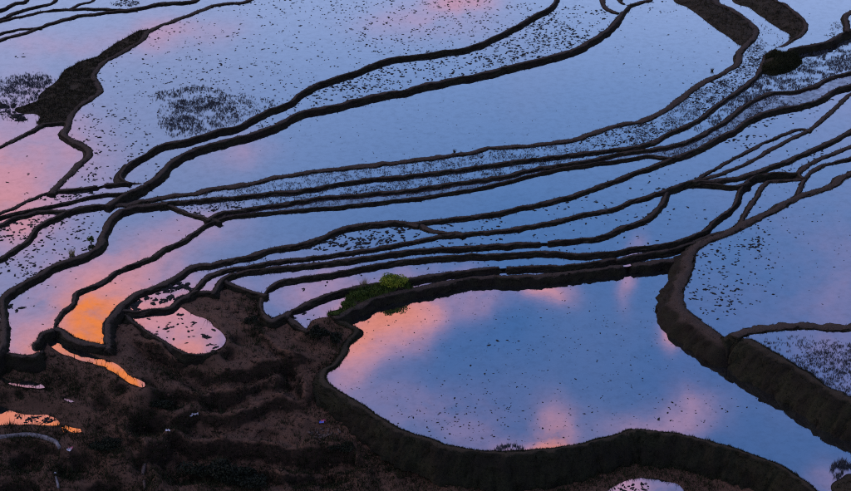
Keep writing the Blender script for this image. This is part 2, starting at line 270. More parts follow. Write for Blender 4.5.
    ('Lx', 0.4, 0.5, [(697.1, 179.2), (698.3, 181.1), (710.5, 183.1), (722.8, 185.1), (739, 185.1), (749.6, 181.5)]),
    ('Ly', 0.7, 0.5, [(851, 146.1), (838.8, 151.6), (826.6, 155.6), (814.4, 161.7), (804.2, 166.8), (797.1, 173.5)]),
    ('Ly2', 0.4, 0.5, [(800.9, 173.3), (781.8, 172.5), (765.5, 173.3), (756.3, 175.4), (749.2, 179.4), (742.1, 187.2), (738, 195.3), (735, 203.5), (726.8, 211.6), (715.6, 219.8), (706.1, 228.9), (694.7, 235), (679.5, 240.3), (664.4, 243.7), (643.6, 246.4), (622.7, 249.4), (615.9, 251.4), (594.7, 253), (576.2, 253.8), (552.4, 251.4), (525.9, 252.2), (499.4, 253.8), (473, 254.6), (446.5, 255.9), (420, 258.3), (405.9, 259.9), (379.4, 263.6), (353, 268.9), (326.5, 273.6), (300, 277.3), (281.5, 280.8), (268.8, 287.7), (260.8, 300.4), (261.9, 311), (269.6, 319.4)]),
    ('Lz', 0.5, 0.5, [(851, 157.7), (838.8, 160.7), (822.5, 165.2), (812.3, 170.5), (805.2, 177), (801.1, 185.1), (796.2, 199)]),
    ('Lz2', 0.6, 0.5, [(798.1, 172.5), (800.1, 176), (805, 177.8)]),
    ('Laa', 0.6, 0.5, [(805.4, 178.4), (800.1, 178.8), (785.9, 180.1), (767.5, 181.5), (762.5, 186.2), (757.4, 195.3), (749.2, 206.5), (743.1, 215.7), (741.1, 222.3), (737.1, 229.7)]),
    ('Lbb', 1.1, 1, [(851, 173.3), (840.8, 177), (835.7, 183.1), (818.4, 190.2), (802.1, 194.3), (789.9, 200.4), (775.7, 208.6), (761.4, 215.7), (751.5, 220.4), (740.2, 226.1), (725, 233.7), (709.8, 239.4), (698.5, 245), (692.8, 249.8), (690, 255.5), (689, 266.8), (684.3, 276.3), (679.5, 285.8), (678.7, 296.1), (680, 306.2), (691.9, 317.6), (707.8, 328.2), (722.3, 339.3), (729.5, 338.5)]),
    ('Lbb2', 0.6, 0.5, [(735.6, 229.5), (730.7, 230.3), (717.4, 232.7), (702.3, 238.4), (687.1, 244.5), (672, 248.8), (653, 252), (634.1, 255.5), (615.2, 259.6), (615.9, 258.5), (594.7, 261.7), (578.9, 264.1), (552.4, 265.7), (525.9, 266.2), (507.4, 267.5), (496.8, 267.8), (483.5, 268.6), (462.4, 271), (441.2, 273.6), (420, 276.8), (411.2, 278.7), (395.3, 281), (374.2, 283.7), (353, 287.7), (337.1, 291.4), (315.9, 298.8), (300, 306.7), (287.3, 313.6), (294.7, 322.6), (301.3, 327.4), (308.5, 332.1)]),
    ('Lab', 0.55, 0.5, [(667.8, 187), (666.7, 191), (663.3, 201.5), (654.8, 211.3), (644.2, 219), (631, 224.3), (621.2, 227), (605.3, 234.9), (578.9, 239.1), (552.4, 241.3), (544.4, 241.8), (525.9, 242.8), (499.4, 244.4), (459.7, 247.1), (420, 248.9), (395.3, 251.9), (368.9, 256.2), (342.4, 260.4), (315.9, 263.3), (284.1, 266.5), (257.7, 269.1), (236.5, 273.1), (224.6, 278.4), (233.8, 285.5), (249.7, 290.8), (266.9, 295.9)]),
    ('Lab0', 0.6, 0.5, [(213, 294.3), (216.4, 288.9), (219.8, 282.1), (224.8, 277.1), (234.1, 273)]),
    ('Ls4', 0.6, 0.5, [(189.7, 290.9), (194.4, 291.4), (204.5, 291.4), (214.7, 292.3)]),
    ('L26', 0.95, 0.45, [(690.9, 258.1), (679.5, 259.2), (662.5, 260.8), (645.5, 263), (632.2, 264.5), (626.5, 265.9), (622.7, 265.9), (611.4, 266.8), (605.3, 268.1), (578.9, 271.2), (547.1, 274.7), (520.6, 276.3), (486.2, 276.8), (465, 278.4), (441.2, 283.4), (420, 287.7), (400.6, 291.1), (379.4, 296.4), (358.3, 305.7), (345, 312.3), (333.1, 318.4)]),
    ('L28', 0.8, 0.6, [(330.5, 316.8), (339.7, 320.8), (350.3, 326), (356.9, 330), (353, 335.8), (346.4, 343.3), (342.4, 353.8), (334.4, 364.4), (326.5, 368.4), (321.7, 374.2), (323.3, 380.9), (330.5, 388), (347.7, 398.6), (368.9, 411.8), (390, 425.9), (411.2, 435.1), (430, 440.4), (441.2, 445.2), (462.4, 449.7), (486.2, 452.1), (504.7, 453.1), (525.9, 452.3), (552.4, 449.7), (578.9, 445.5), (600, 440.4), (618.6, 435.1), (631, 431.2), (652.2, 432), (676, 435.1), (705.1, 441.8), (731.6, 448.9), (758.1, 458.2), (779.3, 466.1), (796.5, 477.5), (813.7, 491.5)]),
    ('L27', 1.5, 0.5, [(851, 326.6), (826.9, 326), (803.1, 325), (779.3, 326.3), (755.4, 329), (740.9, 332.7), (732.9, 336.4)]),
    ('LR', 1.2, 0.75, [(722.3, 339.3), (732.9, 336.6), (744.8, 339.3), (763.4, 349.1), (781.9, 359.1), (795.2, 366.8), (811, 377.4), (826.9, 388), (851, 401.2)]),
    ('L18', 0.7, 0.5, [(775.1, -0.9), (783.7, 3.9), (793.1, 10.2), (801, 17.2), (804.9, 23.5), (804.9, 29), (799.4, 35.3), (791.6, 40), (783.7, 45.5), (775.9, 49.4), (768, 54.1)]),
    ('L19', 0.6, 0.5, [(788.7, 51.4), (790, 48.9), (799.4, 47), (812, 44.7), (824.5, 42), (835.5, 37.6), (844.9, 32.1), (851, 29)]),
    ('L19b', 1, 0.5, [(846.5, 31.4), (846.5, 23.5), (844.9, 15.7), (851, 11.8)]),
    ('L29', 0.6, 0.5, [(115.3, 309.2), (121.7, 310), (133.5, 311.2), (145.4, 310.5), (158.9, 308.3), (170.7, 306.6), (175.8, 302.4), (187.6, 294.8), (197.8, 290.6)]),
    ('K1near', 0.4, 0.7, [(215.3, 350.7), (210, 353.3), (201.2, 354.4), (185.3, 353.3), (169.4, 345.4), (148.3, 332.7), (132.4, 321.5), (125, 314.7), (115.4, 307.8)]),
    ('Ls2', 0.8, 0.5, [(264.3, 314.9), (271.4, 320), (281, 315.7), (290.8, 312)]),
]
SHORES = [
    ('wedge', [(153, 28.1), (140.3, 30.2), (124.4, 38.4), (116.5, 42.4), (98, 55.6), (79.2, 62.4), (67.4, 67.8), (59.6, 77.2), (51.7, 85.9), (39.2, 93.7), (37.6, 100.5), (23.5, 105.5), (14.9, 108.9), (23.5, 114.1), (35.3, 114.1), (40, 118.3), (37.1, 124.2), (45.5, 126.4)]),
    ('knob', [(757.4, 70.3), (768, 73.4), (780.6, 73.7), (793.1, 70.1), (800.5, 62.7), (799.4, 57.2), (794.7, 53.3), (790, 49.9), (787.6, 51.7), (779.8, 52.5), (775.9, 49.9), (773.5, 49.6)]),
    ('K1far', [(173.1, 302.8), (174.4, 305.8), (182.6, 308.3), (191, 313.4), (201.2, 317.6), (211.3, 322.7), (212.6, 326), (220.6, 331.3), (225.4, 339.3), (221.9, 347.2), (210, 353.3)]),
    ('O1', [(47.7, 332.7), (53, 331.3), (59.6, 338), (68.8, 345.4), (92.7, 355.2), (113.8, 363.1), (124.4, 370), (127.1, 374.2), (145.1, 383.2), (144.3, 386.9), (137.7, 386.2), (129.7, 383.8), (116.5, 373.7), (105.9, 368.4), (105.9, 367.1), (79.4, 359.7), (56.9, 351.2), (48.2, 343.3), (47.7, 332.7)]),
    ('D1', [(-20.4, 371.4), (0, 376.4), (7.8, 380), (17.2, 383.6), (22, 382), (31.4, 381.1), (40.8, 384.7), (44.7, 387.8), (31.4, 387.8), (17.2, 386.3), (7.8, 383.1), (0, 378.4), (-20.4, 376.9), (-20.4, 371.4)]),
    ('D1b', [(62.7, 398), (69, 399.6), (74.5, 401.9), (73.7, 403), (67.4, 401.5), (62.7, 398)]),
    ('D2', [(-79.4, 398.1), (0, 405.5), (15.9, 412.6), (31.8, 415.3), (47.7, 415.3), (58.2, 420.6), (59.6, 424.5), (42.4, 425.3), (26.5, 424.5), (0, 425.1), (-79.4, 425.9), (-79.4, 398.1)]),
    ('D2b', [(61.4, 424.5), (71.5, 427.2), (80.8, 429.3), (82.1, 432), (71.5, 432), (61.4, 424.5)]),
    ('bushbank', [(335.2, 320.5), (327.4, 313.9), (344.6, 306.4), (346.2, 295.8), (355.2, 286.4)]),
    ('bushbank2', [(405, 277.3), (407.8, 282.9), (415.8, 291.1)]),
    ('corner', [(1134, 448.4), (854.7, 473.5), (846.8, 473.5), (840.2, 478.8), (833.5, 482.8), (830.9, 486.8), (833.5, 493.4), (856, 509.3), (1054.6, 570.2)]),
    ('E1', [(600, 508), (608, 491), (624, 482), (642, 478), (662, 480), (678, 485), (686, 494), (688, 515), (675, 545), (600, 525), (600, 508)]),
    ('bankU', [(673.4, -1.1), (687.9, 7.9), (702.5, 18.5), (718.4, 30.4), (730.3, 38.4), (739, 44.5), (747.5, 45.5)]),
    ('bankT', [(731.6, -1.1), (750.1, 8.7), (768.7, 22), (783.2, 30.7), (790.4, 35.5), (788.8, 39.7), (785.9, 45.5)]),
    ('hook', [(131, 164.5), (125, 164), (119, 170), (114.5, 177), (114, 182), (122, 184.5)]),
    ('Ls1', [(305.3, 330.3), (309.3, 325.3), (311.9, 320), (323.8, 316.8), (334.4, 318.4)]),
]
# pool: seed in the plan, water level in metres, what sets it apart
POOLS = {'R1': (60, 40, 1.08, 'the wide pool beside the green overgrown bank', 0),
 'X1w': (40, 20, 1.14, 'a strip pool above the wide far pool', 0),
 'X2w': (40, 9, 1.18, 'a narrow strip among the farthest bunds', 0),
 'X2y': (100, 4, 1.2, 'a far pool above the forked bund', 0),
 'X3w': (20, 6.5, 1.25, 'a thin far strip between two bunds', 0),
 'X4w': (5, 2, 1.35, 'the farthest corner pool', 0),
 'X5w': (5, 36, 1.1, 'a sliver where a far bund forks', 0),
 'Q': (200, 50, 1.25, 'the broad pool speckled with weeds and a stubble patch', 0),
 'W': (450, 62, 0.95, 'the tapering weed-covered pool between two curving bunds', 0),
 'U1': (500, 90, 0.62, 'the long clear pale blue pool', 0),
 'T3': (762, 31, 0.72, 'the winding stubble strip between two dark banks', 0),
 'T2': (820, 60, 0.58, 'the stubble strip below the knoll', 0),
 'T1': (816, 92.7, 0.46, 'the purple mud strip with little water', 1),
 'S6': (450, 210, 0.34, 'the long clear strip running to an orange end', 0),
 'S5': (600, 190, 0.2, 'the strip with scattered weeds', 0),
 'S5L': (330, 243, 0.18, 'the strip crowded with big dark weeds', 0),
 'S5b': (747, 156.6, 0.2, 'a narrow lens between two bunds', 0),
 'S5c': (794, 150.5, 0.21, 'a thin strip between two converging bunds', 0),
 'S4': (579, 226, 0.08, 'the thin strip below the scattered weeds', 0),
 'S3': (700, 200, -0.1, 'the clear strip widening into a small pool', 0),
 'S2': (526, 258.5, -0.32, 'the slender strip beside the notched bund', 0),
 'S1': (526, 271, -0.58, 'the slender strip above the largest pool', 0),
 'S1L': (315, 306, -0.58, 'the small pink inlet beside the dark bush', 0),
 'G1': (777.7, 191, 0, 'a small triangular pool beside the thick bund', 0),
 'G2': (826.6, 175, 0.05, 'a small pool above the thick bund', 0),
 'G3': (826.6, 160.7, 0.1, 'a thin wedge between two bunds', 0),
 'G4': (822.5, 151.6, 0.08, 'a weedy wedge between two bunds', 0),
 'BR': (800, 250, 0.3, 'the deep blue pool with a trail of weeds', 0),
 'LR': (830, 360, 0.95, 'the stubble pool above the tall bank', 0),
 'B0': (550, 370, -1.12, 'the largest pool flecked with pink cloud', 0),
 'PL': (25, 170, 1.05, 'the pink pool below the overgrown bank', 0),
 'V1': (51.7, 199.8, 1.1, 'a pink weedy wedge', 0),
 'V2': (86, 200.6, 1.0, 'a thin pink strip', 0),
 'V3': (15.7, 229.6, 0.9, 'the strip thick with dark weeds', 0),
 'N1': (55, 232.7, 0.75, 'the lavender pool dotted with weeds', 0),
 'M1': (150, 225, 0.48, 'the pool shading from blue to pink', 0),
 'U2': (810, 20, 1.2, 'the pale pool behind the hooked bank', 0),
 'U4': (849.6, 17, 1.3, 'a corner pool behind a short bund', 0),
 'K1': (165, 330, -0.05, 'the pink pool set in bare earth', 0),
 'O1': (76.8, 354.4, -0.15, 'the narrow orange channel pool', 0),
 'D1': (9.4, 382, -0.78, 'a small violet puddle on the dark slope', 0),
 'D2': (10, 415, -1.9, 'the orange weedy puddle on the dark slope', 0),
 'D1b': (70, 401, -1.2, 'a tiny orange puddle on the dark slope', 0),
 'D2b': (75, 430, -2.05, 'a tiny orange puddle beside the weedy one', 0),
 'E1': (640, 488, -3.15, 'the violet pool under the tall bank', 0)}
LANDS = {'main': (200, 420), 'wedge': (60, 85), 'knob': (782, 63), 'bushbank': (365, 297), 'corner': (846, 488), 'bankU': (730, 23.5), 'bankT': (772, 15.7), 'hook': (118, 177)}
LABELS = {'X3': 'thin mud bund edging the farthest corner pool',
 'X2': 'slim straight bund among the farthest strips',
 'X1': 'slim bund that merges into the long far bund',
 'X1b': 'short bund branching off among the far strips',
 'L4': 'long gently bending bund along the top of the wide far pool',
 'L4b': 'short spur forking off the long far bund',
 'L5': 'pale footpath bund winding past the green overgrown bank',
 'L7': 'bund closing the pink pool below the overgrown bank',
 'L6': 'thin bund with a water gap along the pink pool',
 'L8': 'curving bund around the weed-speckled pool ending in a hook',
 'L9': 'broad brown bund sweeping along the far side of the clear pale pool',
 'L9b': 'dark hooked spur joining the broad sweeping bund',
 'L9c': 'tiny spur in the fork of the broad sweeping bund',
 'L10': 'fuzzy dark bund below the clear pale pool, swelling to a bank',
 'L11': 'dark bund running from the round knoll along the stubble strips',
 'L20': 'dark bund above the purple mud strip',
 'L21': 'bund below the purple mud strip and long clear strip',
 'L11d': 'thinnest bund of the stubble strips beside the long clear strip',
 'L11a': 'thin bund between the pink wedge and pink strip',
 'L11b': 'bund above the strip thick with dark weeds',
 'L12': 'bund between the strip of dark weeds and lavender pool',
 'L13': 'wide bund curving round the lavender pool with tufts on it',
 'L14': 'short diagonal bund closing the left of the stubble strips',
 'L15': 'slim bund between blue-pink pool and orange-ended strip',
 'L15b': 'thick dark mud wall holding the orange end of the strip',
 'L15c': 'short stub of bund beside the orange channel',
 'L13n': 'low rim holding the pink foot of the blue-pink pool',
 'L16': 'wide light-brown bund curving down to the orange water',
 'L22': 'long bund between scattered weeds and thin strip',
 'Lu': 'slender bund bowing over a narrow water lens',
 'Lw': 'straight bund converging with others at a point',
 'Lx': 'short faint bund under the converging bunds',
 'Ly': 'bund above the weedy wedge running to a three-way junction',
 'Ly2': 'slender bund from the three-way junction to the bare slope',
 'Lz': 'curved bund between two small pools above the thick bund',
 'Lz2': 'tiny link of bund at the three-way junction',
 'Laa': 'bund bending round the small triangular pool',
 'Lbb': 'thick dark bund along the deep blue pool with weed trail',
 'Lbb2': 'notched bund between two slender strips above the largest pool',
 'Lab': 'long bund with a small gap, curling at both ends',
 'Lab0': 'short curl of bund at the bare slope',
 'Ls4': 'low rim closing a small blue inlet at the slope',
 'L26': 'thick rounded bund along the far edge of the largest pool',
 'L28': 'big curved bank holding the near edge of the largest pool',
 'L27': 'dark bund between the deep blue pool and stubble pool',
 'LR': 'tall dark earth bank under the stubble pool',
 'L18': 'broad dark bank curving round the pale pool to the knoll',
 'L19': 'bund from the knoll below the pale pool',
 'L19b': 'short thick bund end rising beside the pale pool',
 'L29': 'low bund between large dark weeds and the pink pool in bare earth',
 'K1near': 'earth rim below the pink pool in bare earth',
 'Ls2': 'rounded earth rim at the tip of the slender strip'}
# ------------------------------------------------------------------ planar partition
RX0, RX1, RY0, RY1 = -150, 1001, -80, 610
def resample(p, step):
    p = [Vector(q) for q in p]
    P = [p[0]*2-p[1]]+p+[p[-1]*2-p[-2]]; o = []
    for i in range(1, len(P)-2):
        a, b, c, d = P[i-1:i+3]; n = max(1, int(round((c-b).length/step)))
        # centripetal-like softened tangents keep sharp corners from looping
        l = (c-b).length; t1 = (c-a); t2 = (d-b)
        t1 = t1.normalized()*l if t1.length > 0 else t1; t2 = t2.normalized()*l if t2.length > 0 else t2
        for k in range(n):
            t = k/n; o.append(b*(2*t**3-3*t*t+1)+t1*(t**3-2*t*t+t)*.9+c*(-2*t**3+3*t*t)+t2*(t**3-t*t)*.9)
    o.append(p[-1]); return [(v.x, v.y) for v in o]
def extend(p):
    p = list(p)
    for end in (0, -1):
        x, y = p[end]
        if -4 < x < 855 and -4 < y < 495 and 3 < x < 848 and 3 < y < 488: continue
        if x <= 3 and x > -30 and y < 300: d = (-1, .30)
        elif x >= 848 and x < 880: d = (1, -.42) if y < 330 else (1, .45)
        elif y <= 3 and y > -20: d = (.35, -1)
        elif y >= 488 and y < 520 and x > 780: d = (1, .9)
        else: continue
        q = [(x+d[0]*k, y+d[1]*k) for k in (40, 90, 170, 260)]
        p = p+q if end == -1 else q[::-1]+p
    return p
def wob(p, amp):
    o = []
    for (x, y) in p:
        o.append((x+noise.noise(Vector((x*.09, y*.09, 3)))*amp, y+noise.noise(Vector((x*.09, y*.09, 17)))*amp))
    return o
lines = [(k, w*.60, s, wob(resample(extend(p), 2.2), .9)) for (k, w, s, p) in BUNDS]
shores = [(k, wob(resample(extend(p) if k in ('bankU', 'bankT') else p, 2.2), 1.3)) for (k, p) in SHORES]
VX = []; ED = []; VKEY = []
for li, l in enumerate([l[3] for l in lines]+[s[1] for s in shores]):
    b0 = len(VX)
    for i, q in enumerate(l): VX.append(q); VKEY.append((li, i))
    ED += [(b0+i, b0+i+1) for i in range(len(l)-1)]
# close small misses: tie every loose end to the nearest neighbouring line
allp = [np.array(l[3]) for l in lines]+[np.array(s[1]) for s in shores]
starts = np.cumsum([0]+[len(p) for p in allp]); big = np.vstack(allp); own = np.repeat(np.arange(len(allp)), [len(p) for p in allp])
for li, p in enumerate(allp):
    for k in (0, len(p)-1):
        e = p[k]
        if not (-6 < e[0] < 857 and -6 < e[1] < 497): continue
        dd = np.hypot(*(big-e).T); dd[own == li] = 1e9
        for j in np.argsort(dd)[:1]:
            if dd[j] < 7: ED.append((int(starts[li]+k), int(j)))
b0 = len(VX); VX += [(RX0, RY0), (RX1, RY0), (RX1, RY1), (RX0, RY1)]; VKEY += [(-1, 0)]*4
ED += [(b0, b0+1), (b0+1, b0+2), (b0+2, b0+3), (b0+3, b0)]
cv, ce, cf, ov, oe, of_ = delaunay_2d_cdt([Vector(v) for v in VX], ED, [], 0, 1e-4)
CV = np.array([(v.x, v.y) for v in cv]); TR = np.array([list(f) for f in cf])
cons = set()
for e, orig in zip(ce, oe):
    if orig: cons.add((min(e), max(e)))
adj = {}
for ti, f in enumerate(TR):
    for a, b in ((0, 1), (1, 2), (2, 0)):
        adj.setdefault((min(f[a], f[b]), max(f[a], f[b])), []).append(ti)
nb = [[] for _ in TR]
for e, ts in adj.items():
    if len(ts) == 2 and e not in cons: nb[ts[0]].append(ts[1]); nb[ts[1]].append(ts[0])
reg = -np.ones(len(TR), int); nr = 0
for t0 in range(len(TR)):
    if reg[t0] >= 0: continue
    st = [t0]; reg[t0] = nr
    while st:
        t = st.pop()
        for q in nb[t]:
            if reg[q] < 0: reg[q] = nr; st.append(q)
    nr += 1
# raster of region ids, two cells per picture unit
GS = 2; GW, GH = (RX1-RX0)*GS, (RY1-RY0)*GS
GR = -np.ones((GH, GW), np.int32)
cent = CV[TR].mean(1)
inside = (cent[:, 0] > RX0) & (cent[:, 0] < RX1) & (cent[:, 1] > RY0) & (cent[:, 1] < RY1)
for ti in np.nonzero(inside)[0]:
    (x0, y0), (x1, y1), (x2, y2) = [((v[0]-RX0)*GS-.5, (v[1]-RY0)*GS-.5) for v in CV[TR[ti]]]
    ax, bx = max(0, math.ceil(min(x0, x1, x2))), min(GW-1, math.floor(max(x0, x1, x2)))
    ay, by = max(0, math.ceil(min(y0, y1, y2))), min(GH-1, math.floor(max(y0, y1, y2)))
    if bx < ax or by < ay: continue
    X, Y = np.meshgrid(np.arange(ax, bx+1), np.arange(ay, by+1))
    d0 = (x1-x0)*(Y-y0)-(y1-y0)*(X-x0); d1 = (x2-x1)*(Y-y1)-(y2-y1)*(X-x1); d2 = (x0-x2)*(Y-y2)-(y0-y2)*(X-x2)
    m = ((d0 >= 0) & (d1 >= 0) & (d2 >= 0)) | ((d0 <= 0) & (d1 <= 0) & (d2 <= 0))
    GR[ay:by+1, ax:bx+1][m] = reg[ti]
def region_at(x, y):
    i, j = int((x-RX0)*GS), int((y-RY0)*GS)
    return GR[j, i] if 0 <= i < GW and 0 <= j < GH else -1
RL = {}; RN = {}
for name, (x, y, lev, desc, mud) in POOLS.items():
    r = region_at(x, y)
    if r in RN: print('POOL CLASH', name, RN[r])
    RN[r] = name; RL[r] = lev
LANDR = {}
for name, (x, y) in LANDS.items():
    r = region_at(x, y)
    if r in RN: print('LAND CLASH', name, RN[r])
    RN[r] = name; LANDR[name] = r
area = np.bincount(GR[GR >= 0].ravel(), minlength=nr)
for r in np.argsort(-area):
    if area[r] > 0 and r not in RN:
        # unnamed slivers join the pool they share most edge with
        cnt = {}
        for ti in np.nonzero(reg == r)[0]:
            f = TR[ti]
            for a, b in ((0, 1), (1, 2), (2, 0)):
                for q in adj[(min(f[a], f[b]), max(f[a], f[b]))]:
                    if reg[q] != r and reg[q] in RN: cnt[reg[q]] = cnt.get(reg[q], 0)+np.linalg.norm(CV[f[a]]-CV[f[b]])
        if cnt:
            q = max(cnt, key=cnt.get); c = CV[TR[reg == r]].mean((0, 1))
            if area[r] > 60: print('unnamed', r, area[r], c.round(), '->', RN[q])
            RN[r] = RN[q]
            if q in RL: RL[r] = RL[q]
# ------------------------------------------------------------------ land height fields
def idw(P, C, Z, pw=3.0):
    d = np.sqrt(((P[:, None, :]-C[None])**2).sum(2))+.15
    w = 1/d**pw
    return (w*Z).sum(1)/w.sum(1)
CTRL = [(225, 292, -0.3),
 (205, 303, -0.2),
 (215, 318, -0.02),
 (235, 330, -0.3),
 (245, 318, -0.5),
 (265, 322, -0.8),
 (290, 335, -1.0),
 (305, 350, -1.3),
 (320, 372, -1.7),
 (325, 340, -1.0),
 (330, 330, -0.9),
 (340, 345, -1.25),
 (240, 345, -1.0),
 (228, 362, -1.3),
 (190, 368, -0.75),
 (190, 378, -1.3),
 (150, 365, -0.9),
 (150, 345, -0.5),
 (130, 330, -0.2),
 (120, 345, -0.35),
 (20, 362, 0.0),
 (20, 370, -0.5),
 (55, 366, -0.25),
 (55, 376, -0.8),
 (90, 385, -0.8),
 (120, 395, -1.1),
 (150, 392, -1.4),
 (6, 386, -1.05),
 (28, 392, -1.3),
 (46, 393, -1.4),
 (80, 400, -1.4),
 (100, 408, -1.7),
 (20, 399, -1.6),
 (20, 430, -2.1),
 (60, 435, -2.2),
 (100, 430, -2.2),
 (30, 470, -3.4),
 (80, 475, -3.5),
 (20, 520, -4.7),
 (100, 520, -4.9),
 (200, 388, -1.7),
 (250, 385, -1.8),
 (290, 385, -1.8),
 (170, 410, -2.2),
 (220, 412, -2.4),
 (270, 415, -2.5),
 (315, 405, -2.4),
 (150, 440, -3.0),
 (200, 440, -3.1),
 (260, 445, -3.2),
 (320, 438, -3.0),
 (350, 430, -2.8),
 (180, 475, -3.9),
 (250, 478, -4.2),
 (320, 476, -4.1),
 (380, 465, -3.6),
 (350, 410, -2.5),
 (335, 392, -2.1),
 (420, 478, -3.7),
 (500, 490, -3.8),
 (560, 490, -3.5),
 (430, 450, -3.0),
 (480, 462, -3.0),
 (540, 466, -3.2),
 (620, 455, -3.1),
 (680, 458, -3.1),
 (730, 478, -3.1),
 (790, 500, -3.2),
 (760, 520, -3.5),
 (640, 560, -3.9),
 (400, 540, -5.2),
 (600, 580, -5),
 (250, 540, -5.4),
 (820, 540, -3.6),
 (-60, 380, -0.8),
 (-80, 440, -2.6)]
mainC = np.array([unp(x, y, z) for x, y, z in CTRL]); mainZ = np.array([c[2] for c in CTRL], float)
extra = []
for k, pts in shores:
    for (x, y) in pts[::3]:
        for dx, dy in ((2, 0), (-2, 0), (0, 2), (0, -2)):
            r = region_at(x+dx, y+dy)
            if r in RL and RN.get(r) in ('O1', 'D1', 'D1b', 'D2', 'D2b', 'E1', 'K1', 'S1L'):
                extra.append((*unp(x, y, RL[r]), RL[r]+.04)); break
if extra:
    extra = np.array(extra); mainC = np.vstack([mainC, extra[:, :2]]); mainZ = np.append(mainZ, extra[:, 2])
# worn earth steps on the slope: (line in the plan, drop, reach in metres)
STEPS = [([(150, 350), (170, 361), (195, 370), (225, 374), (255, 370), (290, 364)], 1.1, 2.2),
 ([(140, 388), (180, 398), (215, 402), (238, 398), (252, 388), (280, 382)], 0.8, 1.8),
 ([(105, 404), (135, 410), (165, 421), (200, 426), (240, 420), (275, 408), (300, 404)], 0.7, 2.0),
 ([(150, 456), (180, 453), (220, 449), (260, 455), (300, 461), (345, 460)], 1.0, 2.2),
 ([(-40, 390), (0, 392), (30, 396), (60, 401), (95, 400)], 0.7, 1.2),
 ([(-40, 447), (0, 446), (40, 445), (64, 458), (70, 475)], 0.6, 1.6),
 ([(-20, 363), (20, 364), (45, 368), (75, 376), (105, 390), (130, 398)], 0.7, 1.3),
 ([(232, 322), (258, 336), (280, 352), (296, 372), (300, 395)], 0.55, 1.6),
 ([(85, 425), (115, 432), (138, 446), (146, 470), (150, 495)], 0.6, 1.8),
 ([(190, 478), (230, 470), (280, 478), (330, 478)], 0.7, 1.8)]
STEPW = []
for pts, dz, rc in STEPS:
    q = resample(pts, 6); w = []
    for x, y in q:
        z = -1.5
        for _ in range(3): z = float(idw(np.array([unp(x, y, z)]), mainC, mainZ)[0])
        w.append(unp(x, y, z))
    STEPW.append((np.array(w), dz, rc))
def terrace(P, z):
    J = P+np.array([(noise.fractal(Vector((p[0]*.5, p[1]*.5, 5)), .8, 2, 4)*.55, noise.fractal(Vector((p[0]*.5, p[1]*.5, 9)), .8, 2, 4)*.55) for p in P])
    z = z.copy()
    for W, dz, rc in STEPW:
        a, b_ = W[:-1], W[1:]; ab = b_-a; L2 = (ab**2).sum(1)
        t = np.clip(((J[:, None]-a)*ab).sum(2)/L2, 0, 1); q = a+t[..., None]*ab; dv = J[:, None]-q; dd = np.sqrt((dv**2).sum(2)); k = dd.argmin(1); i_ = np.arange(len(J))
        d_ = dd[i_, k]; sg = np.sign(ab[k, 0]*dv[i_, k, 1]-ab[k, 1]*dv[i_, k, 0])      # + on the far (upper) side
        s_ = sg*np.minimum(d_/.22, 1); f = np.clip(1-d_/rc, 0, 1)
        z += s_*f*dz*.78
    return z
def main_z(P, fine=True):
    z = idw(P, mainC, mainZ)
    if fine:
        d = np.sqrt(((P[:, None, :]-extra[None, :, :2])**2).sum(2)).min(1) if len(extra) else np.full(len(P), 9.)
        k = np.clip((d-1.3)/3.0, 0, 1)
        z = z*(1-k)+terrace(P, z)*k
        z = z+k*np.array([noise.fractal(Vector((p[0]*.7, p[1]*.7, 1)), .62, 2.1, 6)*.24 for p in P])
    return z
def land_level(name, x, y):
    if name == 'main':
        z = -1.5
        for _ in range(4): z = float(idw(np.array([unp(x, y, z)]), mainC, mainZ)[0])
        return z
    return LANDZ[name]
LANDZ = dict(wedge=1.2, knob=.85, bushbank=-.5, corner=-1.0, bankU=.75, bankT=1.1, hook=1.3)
def side_level(r, x, y):
    if r in RL: return RL[r]
    if RN.get(r) in LANDZ or RN.get(r) == 'main': return land_level(RN[r], x, y)
    return None
# ------------------------------------------------------------------ bunds: levels on both sides, crest heights
MINCREST = {'L27': 1.03}
GAPS = [(503.4, 267.8, 'Lbb2'), (627.8, 266.0, 'L26'), (544.5, 241.8, 'Lab'), (101, 185.4, 'L6')]
def medsm(a, k, s):
    n = len(a); o = np.array([np.median(a[max(0, i-k):i+k+1]) for i in range(n)])
    return np.array([o[max(0, i-s):i+s+1].mean() for i in range(n)])
LI = []
for (key, w, slope, p) in lines:
    n = len(p); zl = np.zeros(n); zr = np.zeros(n); last = [None, None]
    for i in range(n):
        a, b = p[max(0, i-1)], p[min(n-1, i+1)]; dx, dy = b[0]-a[0], b[1]-a[1]; l = math.hypot(dx, dy) or 1
        nx, ny = dy/l, -dx/l      # picture-left of travel (y runs down)
        for s, arr in ((1, zl), (-1, zr)):
            v = None
            for off in (1.6, 2.6):
                r = region_at(p[i][0]+nx*s*off, p[i][1]+ny*s*off)
                v = side_level(r, p[i][0]+nx*s*off, p[i][1]+ny*s*off) if r >= 0 else None
                if v is not None: break
            arr[i] = np.nan if v is None else v
    for arr in (zl, zr):
        ok = ~np.isnan(arr)
        if not ok.any(): arr[:] = 0
        else: arr[:] = np.interp(np.arange(n), np.nonzero(ok)[0], arr[ok])
    zl = medsm(zl, 4, 6); zr = medsm(zr, 4, 6); top = np.maximum(zl, zr)
    cr_ = medsm(top, 0, 6)+.08+.04*w; cr_ = np.maximum(cr_, top+.05)
    if key in MINCREST: cr_ = np.maximum(cr_, MINCREST[key])
    gap = np.ones(n)
    for gx, gy, gk in GAPS:
        if gk == key:
            d = np.array([math.hypot(x-gx, y-gy) for x, y in p]); gap *= np.clip((d-1.6)/2.2, 0, 1)
    LI.append(dict(key=key, w=w, slope=slope, p=p, zl=zl, zr=zr, cr=cr_, gap=gap))
